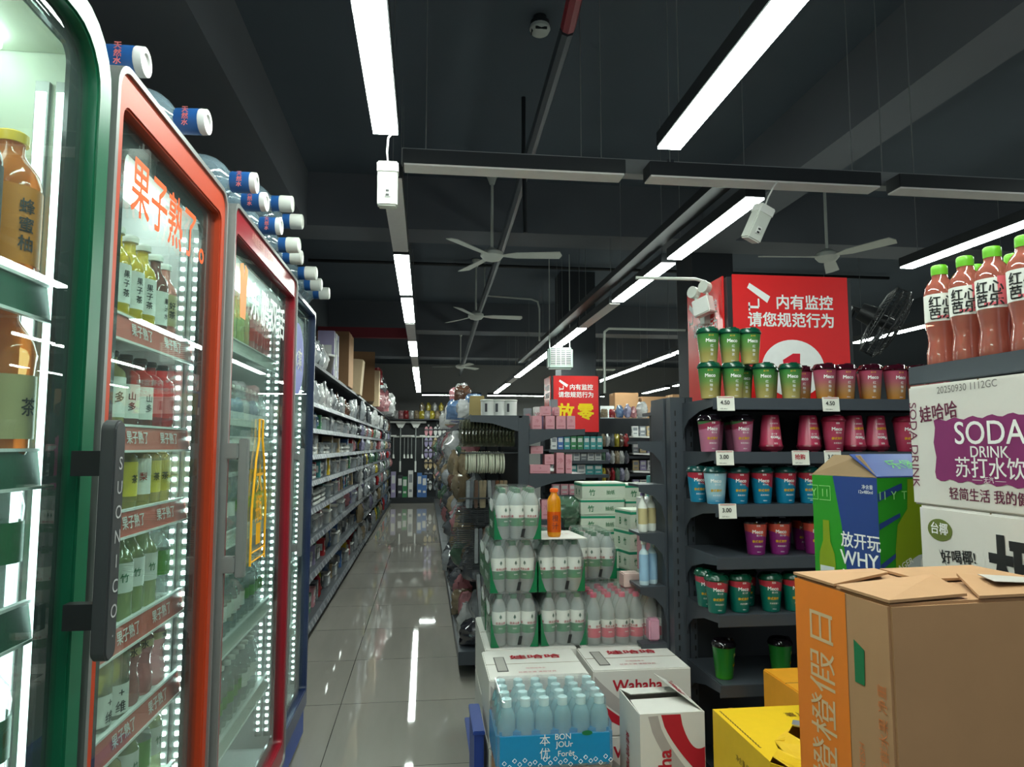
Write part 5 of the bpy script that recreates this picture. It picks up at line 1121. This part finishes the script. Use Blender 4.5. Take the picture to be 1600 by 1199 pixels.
# ---------------------------------------------------------------- gondola between the aisle and the middle of the shop
GX = .61
def gondola(y0, L, idx):
    t = thing('gondola', 'dark steel double-sided gondola bay, %s back from the water packs' % ORD[idx], 'shelving', (GX, y0, 0), (0, 0, 0), 'gondola bays right of the aisle')
    part('back_panel', MB().box(-.015, .015, .03, L, .1, 1.57).mesh('bk', M_dark), t)
    part('post', MB().box(-.035, .035, 0, .05, 0, 1.6).mesh('post', M_shelf, bev=.003), t)
    part('base', MB().box(-.40, .40, 0, L, .09, .17).mesh('base', M_shelf, bev=.003), t)
    part('kick_plate', MB().box(-.28, .36, .02, L - .02, 0, .09).mesh('kick', M_dark), t)
    part('top_shelf', MB().box(-.33, -.01, 0, L, 1.585, 1.60).box(-.335, -.33, 0, L, 1.56, 1.605).mesh('top', M_shelf), t)
    part('bracket', MB().prism([(-.035, 0, 1.585), (-.33, 0, 1.585), (-.33, 0, 1.56), (-.2, 0, 1.55), (-.035, 0, 1.50)], (0, .006, 0)).mesh('b', M_shelf), t)
    for z in (1.515, 1.235, .95, .62):
        s = part('shelf', MB().box(.035, .385, 0, L, z - .014, z).box(.385, .392, 0, L, z - .04, z + .002).mesh('gs', M_shelf), t)
        part('bracket', MB().prism([(.035, -.004, z - .002), (.385, -.004, z - .002), (.385, -.004, z - .035), (.2, -.004, z - .05), (.035, -.004, z - .10)], (0, .004, 0)).mesh('b', M_shelf), s)
    for z in (1.37, 1.09):
        part('hook_bar', MB().box(-.40, -.02, .02, .035, z - .008, z).mesh('hb', M_dark), t)
for i in range(10): gondola(4.38 + i * 1.25, 1.246, i)
# goods hung in rows on the near end of the gondola, one behind another along each hook
br_h = MB().box(-.006, .006, -.03, .03, -.02, .02).mesh('bh', M_cream); 
BR = [('bag', bag_mesh('brush_bag', .10, .012, .17, film_mat('film_olive', (150, 150, 120), .6), .006, 5, False), -1), ('handle', MB().cyl((0, 0, .02), (0, 0, .15), .006).mesh('bhd', M_dark), -1)]
for i in range(16): inst(BR, 'brush', 'bagged brush hanging in the top row at the near gondola end, %s from the post' % ORD[i], 'brush', (.545 - i * .0215, 4.47 + .01 * (i % 2), 1.405), (0, 0, pi / 2 + .2), 'bagged brushes in the top row of the gondola end')
DS = [('disc', MB().cyl((0, 0, -.07), (0, 0, .07), .006).mesh('x', M_cream), -1)]
dsm = MB().lathe([(.066, -.006), (.07, 0), (.066, .006)], 20).mesh('disc', mat('disc_cream', (206, 206, 186), .5), True, xf=Matrix.Rotation(pi / 2, 4, 'Y'))
for i in range(17): solo('plate', dsm, 'round cream plate in the second row at the near gondola end, %s from the post' % ORD[i], 'plate', (.485 - i * .0145, 4.47, 1.305 + random.uniform(-.003, .003)), (0, 0, R(random.uniform(-4, 4))), 'cream plates in the second row of the gondola end')
for i in range(2): solo('bagged_goods', BAGS['tan'][i], 'tan bag beside the cream plates at the near gondola end, %s one' % ORD[i], 'bag', (.235 - i * .06, 4.47, 1.23), (0, 0, pi / 2), 'tan bags beside the cream plates', (.9, .8, .7))
TP = {c: MB().box(-.011, .011, -.045, .045, -.17, 0).mesh('tp_' + c, FILMS[c], bev=.003) for c in ('tan', 'brown', 'grey', 'pink', 'silver')}
for r_, (z, x1, n_, hsc) in enumerate(((1.195, .50, 10, 1.0), (.90, .50, 8, 1.25), (.62, .46, 6, 1.9))):
    for i in range(n_):
        c = ('tan', 'brown', 'silver', 'tan', 'grey')[(i * 3 + r_) % 5]
        solo('hanging_pack', TP[c], '%s long pack, %s hook row of the gondola end, %s from the post' % (c, ORD[r_ + 2], ORD[i]), 'pack', (x1 - i * .026, 4.46, z), (0, R(random.uniform(-4, 4)), 0), 'long packs on the gondola end hooks', (1, 1, hsc))
HK = MB().tube([(0, 0, 0), (0, 0, -.004)], .003); hk = None
rackm = MB()
for i in range(9):
    for j in range(2): rackm.cyl((-.17 + random.uniform(0, .04), -.09 + j * .18, -.05 + i * .0125), (.17, -.09 + j * .18, -.05 + i * .0125), .0032, n=5)
    for q in range(4): rackm.cyl((-.12 + q * .09, -.09, -.05 + i * .0125), (-.12 + q * .09, .09, -.05 + i * .0125), .0022, n=4)
rk = rackm.mesh('rack', M_dark)
for i, (x, z) in enumerate(((.41, .985), (.36, .97), (.33, .835), (.41, .70))):
    solo('wire_rack', rk, 'black wire rack bundle at the near gondola end, %s from the top' % ORD[i], 'wire rack', (x, 4.53, z), (0, R(random.uniform(-3, 3)), R(random.uniform(-5, 5))), 'black wire rack bundles')
# hanging and heaped goods along the aisle side
rnd = random.Random(5); cc = ('silver', 'grey', 'white', 'lilac', 'blue', 'brown', 'tan', 'silver', 'black', 'pink', 'green', 'silver', 'grey', 'white')
for lv, (z, xo) in enumerate(((1.29, .17), (1.02, .19), (.76, .20), (.50, .22))):
    y = 4.85
    j = 0
    while y < 16.6:
        c = rnd.choice(cc); bay = int((y - 4.38) / 1.25)
        solo('hanging_bag', BAGS[c][rnd.randrange(2)], '%s bag hanging in the %s row of the %s gondola bay' % (c, ORD[lv], ORD[bay]), 'bag', (xo + rnd.uniform(.06, .16), y, z), (rnd.uniform(-.1, .1), rnd.uniform(-.2, .2), pi / 2 + rnd.uniform(-.5, .5)), '%s bags in the %s row, %s gondola bay' % (c, ORD[lv], ORD[bay]), (rnd.uniform(.9, 1.5), rnd.uniform(1.2, 2.2), rnd.uniform(.9, 1.2)))
        y += rnd.uniform(.18, .34); j += 1
for i, (x, y, c, sx, sy, sz) in enumerate(((.33, 4.52, 'black', 1.5, 1.6, .7), (.42, 4.56, 'silver', 1.4, 1.7, .9), (.27, 4.68, 'white', 1.0, 1.2, 1.0), (.38, 4.82, 'silver', 1.5, 1.8, 1.2), (.30, 5.02, 'pink', .9, 1.4, 1.0), (.28, 5.35, 'tan', 1.2, 1.4, .8), (.30, 5.7, 'pink', 1.1, 1.5, 1.0),
                                                (.28, 6.1, 'grey', 1.4, 1.6, .9), (.30, 6.6, 'black', 1.5, 1.5, 1.0), (.28, 7.2, 'silver', 1.5, 1.6, .9), (.3, 7.8, 'grey', 1.4, 1.6, .9))):
    solo('bagged_goods', BAGS[c][i % 2], '%s plastic bag heaped on the gondola base, %s back from the water packs' % (c, ORD[i]), 'bag', (x, y, .174), (0, 0, i * .7), 'bags heaped on the gondola base', (sx, sy, sz))
# on top of the gondola
CN = [('canister', MB().lathe([(.042, 0), (.046, .004), (.048, .11), (.044, .11)], 22).mesh('cn', M_white, True), -1), ('rim', MB().lathe([(.048, .1), (.052, .106), (.048, .112)], 22, caps=False).mesh('cnr', M_cream, True), -1),
      ('label', MB().box(-.008, .008, -.0478, -.0465, .03, .085).mesh('cnl', mat('print_charcoal', (70, 70, 76), .5)), -1)]
for i, x in enumerate((.405, .475, .55)): inst(CN, 'canister', 'white round canister on top of the gondola, %s from the aisle' % ORD[i], 'canister', (x, 4.62, 1.601), (0, 0, R(-20)), 'white canisters on the gondola top')
solo('box_lid', MB().box(-.13, .13, -.15, .15, 0, .06).mesh('lid', M_white, bev=.004), 'low white box lid behind the canisters on the gondola top', 'lid', (.45, 5.0, 1.601))
for i, (x, y, z, c, s1, rz) in enumerate(((.34, 5.0, 1.664, 'blue', .7, .3), (.27, 4.95, 1.603, 'white', .8, .9), (.24, 5.2, 1.603, 'blue', .9, .1), (.32, 5.25, 1.603, 'white', .9, 1.8), (.27, 5.22, 1.742, 'brown', .7, .5), (.25, 5.5, 1.603, 'white', .9, .6), (.33, 5.5, 1.603, 'lilac', .9, 1.0), (.28, 5.5, 1.765, 'white', .8, 2.2), (.25, 5.85, 1.603, 'lilac', 1.0, 1.2), (.27, 5.85, 1.762, 'pink', .8, .2), (.26, 6.3, 1.603, 'white', 1.1, .5), (.26, 6.8, 1.603, 'tan', 1.1, .8), (.26, 7.4, 1.603, 'pink', 1.1, 1.5), (.26, 8.1, 1.603, 'white', 1.1, .2))):
    solo('bagged_goods', BAGS[c][i % 2], '%s plastic bag piled on the gondola top, %s back from the canisters' % (c, ORD[i]), 'bag', (x, y, z), (0, 0, rz), 'bags piled on the gondola top', (s1 * 1.4, s1 * 1.2, s1 * .75))
solo('folding_board', MB().box(-.005, .005, -.05, .05, 0, .15).mesh('fb', mat('board_olive', (150, 130, 80), .6), bev=.004), 'olive board leaning on the gondola top by the canisters', 'board', (.335, 4.70, 1.601), (0, R(14), R(80)))
# pink cartons on the far side of the gondola
def small_box(label, x, y, z, w, d, h, c, group, rz=0.):
    t = thing('product_box', label, 'box', (x, y, z), (0, 0, rz), group)
    part('box', MB().box(-w / 2, w / 2, -d / 2, d / 2, 0, h).mesh('sb', PM[c], bev=.002), t)
    part('print', MB().text('净', h * .3, (0, -d / 2 - .0005, h * .62), NX).box(-w * .35, w * .35, -d / 2 - .0006, -d / 2, h * .2, h * .26).mesh('sbp', mat('print_rose', (190, 110, 120), .5)), t)
i = 0
for (x, z, w, h) in ((.70, 1.516, .062, .085), (.785, 1.516, .06, .085), (.855, 1.516, .062, .085), (.92, 1.516, .055, .085), (.76, 1.602, .06, .06), (.83, 1.602, .035, .055)):
    small_box('small pink box on the gondola\'s inner top shelf, %s in view' % ORD[i], x, 4.46, z, w, .08, h, 'pink', 'small pink boxes on the inner top shelf'); i += 1
for i, (x, h, c) in enumerate(((.665, .14, 'grey'), (.69 + .04, .15, 'white'), (.78, .13, 'lilac'), (.84, .20, 'grey'))):
    small_box('%s upright box behind the small pink boxes, %s from the post' % (c, ORD[i]), x, 4.60, 1.516, .045, .07, h, c, 'upright boxes behind the pink boxes')
for i, (x, z, w, h) in enumerate(((.72, 1.236, .13, .055), (.85, 1.236, .05, .13), (.905, 1.236, .04, .12), (.78, 1.292, .06, .065), (.70, 1.36, .08, .05))):
    small_box('pink carton on the gondola\'s inner second shelf, %s in view' % ORD[i], x, 4.47, z, w, .09, h, 'pink', 'pink cartons on the inner second shelf')
for i in range(5): small_box('pink carton on the gondola\'s inner third shelf, %s from the post' % ORD[i], .69 + i * .068, 4.46, .951, .06, .08, .12 if i % 2 else .10, 'pink', 'pink cartons on the inner third shelf')

# ---------------------------------------------------------------- tissue carton piles behind the water packs
M_tis = mat('tissue_carton', (206, 212, 196), .55); M_tisg = mat('tissue_green', (10, 140, 104), .5)
TS = [('box', MB().box(-.13, .13, -.10, .10, 0, .088).mesh('ts', M_tis, bev=.003), -1),
      ('green_edge', MB().box(-.1306, .1306, -.1006, .1006, .068, .08).mesh('tse', M_tisg), -1), ('print', MB().text('竹', .038, (-.07, -.1012, .034), NX, bold=.03).text('抽纸', .026, (.04, -.1012, .034), NX, bold=.01).text('B', .045, (-.1318, .03, .034), LX, bold=.03).text('竹', .035, (-.1318, -.04, .034), LX, bold=.03).mesh('tsp', M_greenp), -1)]
def pile(desc, x, y, n, rz, sc=(1, 1, 1), z0=0.):
    for i in range(n): inst(TS, 'tissue_carton', 'white and green tissue carton in the %s pile, %s from the top' % (desc, ORD[n - 1 - i]), 'tissue carton', (x + random.uniform(-.006, .006), y + random.uniform(-.006, .006), z0 + i * .0885 * sc[2]), (0, 0, rz + R(random.uniform(-2, 2))), 'tissue cartons in the %s pile' % desc, sc)
pile('far left', 1.03, 4.15, 13, 0, (1., 1, 1.04)); pile('far right', 1.30, 4.17, 13, 0, (1., 1, 1.03))
pile('near stepped', 1.165, 3.86, 10, R(12), (.62, .9, 1.2)); pile('nearest low', 1.0, 3.93, 8, R(12), (.5, .6, 1.2)); pile('rear', 1.22, 4.42, 12, 0, (1.1, 1, 1.05))
for i in range(6): small_box('pale %s carton in the column behind the narrow side shelves, %s from the floor' % ('pink' if i % 2 else 'grey-white', ORD[i]), 1.21 + .0, 3.63, i * .19, .17, .16, .188, 'pink' if i in (2, 4) else 'white', 'pale cartons behind the narrow side shelves')
small_box('teal carton on the pale column behind the narrow side shelves', 1.215, 3.62, 1.142, .09, .1, .11, 'teal', None)
for i, (x, y, z, c) in enumerate(((1.0, 4.75, 0, 'green'), (1.02, 4.95, 0, 'yellow'))): pass
for i in range(3): solo('bagged_goods', BAGS['green'][i % 2], 'bright green snack bag lying by the tissue cartons, %s one' % ORD[i], 'bag', (.80 + i * .05, 4.02 + .1 * i, 1.0 - .06 * i), (0, 0, i), 'green snack bags by the tissue cartons', (1.1, 1.2, .55))
plain_carton('tall pale carton column supporting the green snack bags', .83, 4.10, 0, .18, .34, .87, 0, 0, M_tis)

# ---------------------------------------------------------------- shelves deep in the shop, right of the far sign
def far_shelf(label, x0, x1, y, zs, d=.4, top=1.55, group=None):
    t = thing('shelf_unit', label, 'shelving', ((x0 + x1) / 2, y, 0), (0, 0, 0), group); w = (x1 - x0) / 2
    part('back_panel', MB().box(-w, w, d, d + .02, 0, top).mesh('bk', M_dark), t)
    for s in (-1, 1): part('upright', MB().box(s * w - .025, s * w + .025, d - .04, d, 0, top + .02).mesh('u', M_shelf), t)
    for z in zs: part('shelf', MB().box(-w, w, 0, d, z - .02, z).box(-w, w, -.006, 0, z - .035, z).mesh('s', M_shelf), t)
far_shelf('dark far shelf under the red lettered sign', 1.40, 2.10, 7.98, (.6, .85, 1.08, 1.24, 1.37), .45, 1.545)
cs = ('white', 'blue', 'teal', 'green', 'green', 'teal', 'teal', 'teal')
for i in range(8): solo('tissue_pack', PB[cs[i]], '%s tissue pack hung in the top row under the far sign, %s from the aisle' % (cs[i], ORD[i]), 'pack', (1.47 + i * .077, 8.06, 1.371), (0, 0, 0), 'tissue packs under the far sign', (.75, .6, 1.0))
for i in range(7): c = ('green', 'green', 'white', 'white', 'grey', 'white', 'white')[i]; solo('tissue_pack', PB[c], '%s low pack in the second row under the far sign, %s from the aisle' % (c, ORD[i]), 'pack', (1.48 + i * .085, 8.07, 1.241), (0, 0, 0), 'low packs under the far sign', (.85, .7, .6))
for i in range(6): solo('tissue_pack', PB['teal' if i % 3 else 'white'], '%s pack in the third row under the far sign, %s from the aisle' % ('teal' if i % 3 else 'white', ORD[i]), 'pack', (1.49 + i * .1, 8.07, 1.081), (0, 0, 0), 'packs in the third row under the far sign', (1.05, .7, .75))
for i in range(6): solo('product_box', PB['pink' if i < 3 else 'tan'], '%s box in the fourth row under the far sign, %s from the aisle' % ('pink' if i < 3 else 'tan', ORD[i]), 'box', (1.49 + i * .1, 8.07, .851), (0, 0, 0), 'boxes in the fourth row under the far sign', (1.0, .8, .8))
far_shelf('tall dark shelving bay with soft toys and trays, deep in the shop', 2.22, 3.45, 9.0, (.5, .8, 1.05, 1.28, 1.5), .4, 1.78)
far_shelf('high rear shelving with cartons on top, by the far wall', 2.3, 4.6, 11.2, (.6, 1.0, 1.4, 1.86), .5, 1.9)
for i in range(18):
    c = ('tan', 'white', 'grey', 'yellow', 'brown', 'red', 'green', 'lilac', 'white')[i % 9]; r_, q = divmod(i, 6)
    solo('soft_toy', BAGS[c][i % 2], 'small %s soft toy hanging in the %s toy row, %s across' % (c, ORD[r_], ORD[q]), 'soft toy', (2.28 + q * .062, 8.95, 1.40 - r_ * .22), (0, 0, i), 'soft toys hanging deep in the shop', (.5, .8, .75))
for r_, z in enumerate((1.5, 1.28, 1.05, .8)):
    inst([('tray', MB().prism([(-.22, -.12, 0), (.18, -.14, -.015), (.2, .14, 0), (-.2, .14, 0)], (0, 0, .02)).mesh('wt', M_white), -1)], 'display_tray', 'white slanted display tray of cards, %s from the top deep in the shop' % ORD[r_], 'tray', (2.88, 8.98, z + .02), (0, 0, 0), 'white display trays deep in the shop')
    for i in range(4): c = ('white', 'grey', 'tan', 'lilac')[(i + r_) % 4]; solo('product_box', PB[c], '%s card pack on the %s white display tray, %s along' % (c, ORD[r_], ORD[i]), 'box', (2.74 + i * .1, 9.05, z + .042), (0, 0, 0), 'card packs on the white display trays', (.9, .5, .85))
for i in range(6): solo('wrapped_pack', MB().box(-.06, .06, -.06, .06, 0, .13).mesh('wp', mat('pack_magenta', (196, 70, 140), .3), bev=.02), 'magenta wrapped pack in the hanging column, %s from the top' % ORD[i], 'pack', (3.02 + .008 * i, 8.75, 1.40 - i * .132), (0, 0, 0), 'magenta wrapped packs in a column')
for i in range(4): solo('product_box', PB['pink' if i % 2 else 'white'], '%s box at the rear right of the display trays, %s up' % ('pink' if i % 2 else 'white', ORD[i]), 'box', (3.25, 9.05, (.5, .8, 1.05, 1.28)[i] + .0006), (0, 0, 0), None, (1.6, .8, 1))
for i, (x, z, c, s1) in enumerate(((2.34, 1.60, 'tan', .7), (2.45, 1.60, 'red', .7), (2.55, 1.66, 'blue', 1.0), (2.66, 1.64, 'lilac', 1.1), (2.74, 1.72, 'pink', .9), (2.86, 1.72, 'white', 1.3), (3.05, 1.80, 'blue', 1.1), (3.15, 1.76, 'white', 1.0))):
    solo('bagged_goods', BAGS[c][i % 2], '%s bag heaped on the tall toy shelving, %s from the far sign' % (c, ORD[i]), 'bag', (x, 9.1, 1.782), (0, 0, .4 * i), 'bags heaped on the tall toy shelving', (s1, s1, s1 * .75))
for i, (x, w, h, c) in enumerate(((2.56, .24, .46, 'brown'), (2.86, .40, .20, 'white'), (3.27, .40, .42, None), (3.74, .42, .36, None), (4.2, .3, .40, None))):
    pc_ = plain_carton('%s carton on the high rear shelving, %s from the far sign' % ({'brown': 'dark printed', 'white': 'low white'}.get(c, 'brown cardboard'), ORD[i]), x, 11.4, 1.861, w, .35, h, 0, 0, PM[c] if c else M_card)
    if c == 'brown': part('lettering', MB().text('米', .16, (.02, -.1765, .34), NX, bold=.02).text('好米', .08, (0, -.1765, .14), NX).mesh('mi', mat('print_ochre', (206, 176, 110), .5)), pc_)
t = thing('folding_chair', 'dark brown folded chairs leaning on the high rear shelving', 'chair', (3.75, 10.6, 0))
for i in range(2): part('panel', MB().prism([(i * .2 - .1, -.02, 1.5), (i * .2 + .12, -.02, 1.5), (i * .2 + .08, .0, 1.98), (i * .2 - .02, 0, 2.05)], (0, .03, 0)).mesh('pn', mat('chair_brown', (80, 44, 38), .5)), t)
for i in range(2): part('leg', MB().box(i * .2 - .02, i * .2 + .02, 0, .03, 0, 1.5).mesh('lg', mat('chair_brown', (80, 44, 38), .5)), t)
t = thing('exhaust_fan', 'white slatted exhaust fan box hung under the dark column', 'exhaust fan', (1.53, 7.9, 2.29))
part('case', MB().box(-.145, .145, 0, .12, 0, .25).mesh('xc', mat('case_mint', (176, 194, 186), .4), bev=.02), t)
g = MB()
for i in range(9): g.box(-.115, .115, -.006, .002, .045 + i * .021, .053 + i * .021)
part('slat', g.mesh('xs', M_cream), t)
part('slot_panel', MB().box(-.118, .118, -.001, .001, .04, .235).mesh('xp', mat('slot_grey', (60, 70, 68), .5)), t)
part('frame_bar', MB().box(-.003, .003, -.009, -.004, .04, .235).box(-.06, -.054, -.009, -.004, .04, .235).box(.054, .06, -.009, -.004, .04, .235).mesh('xb', M_whitep), t)
for x in (-.12, .12): part('hanger_rod', MB().cyl((x, .06, .24), (x, .06, 1.36), .006).mesh('xh', M_cream), t)
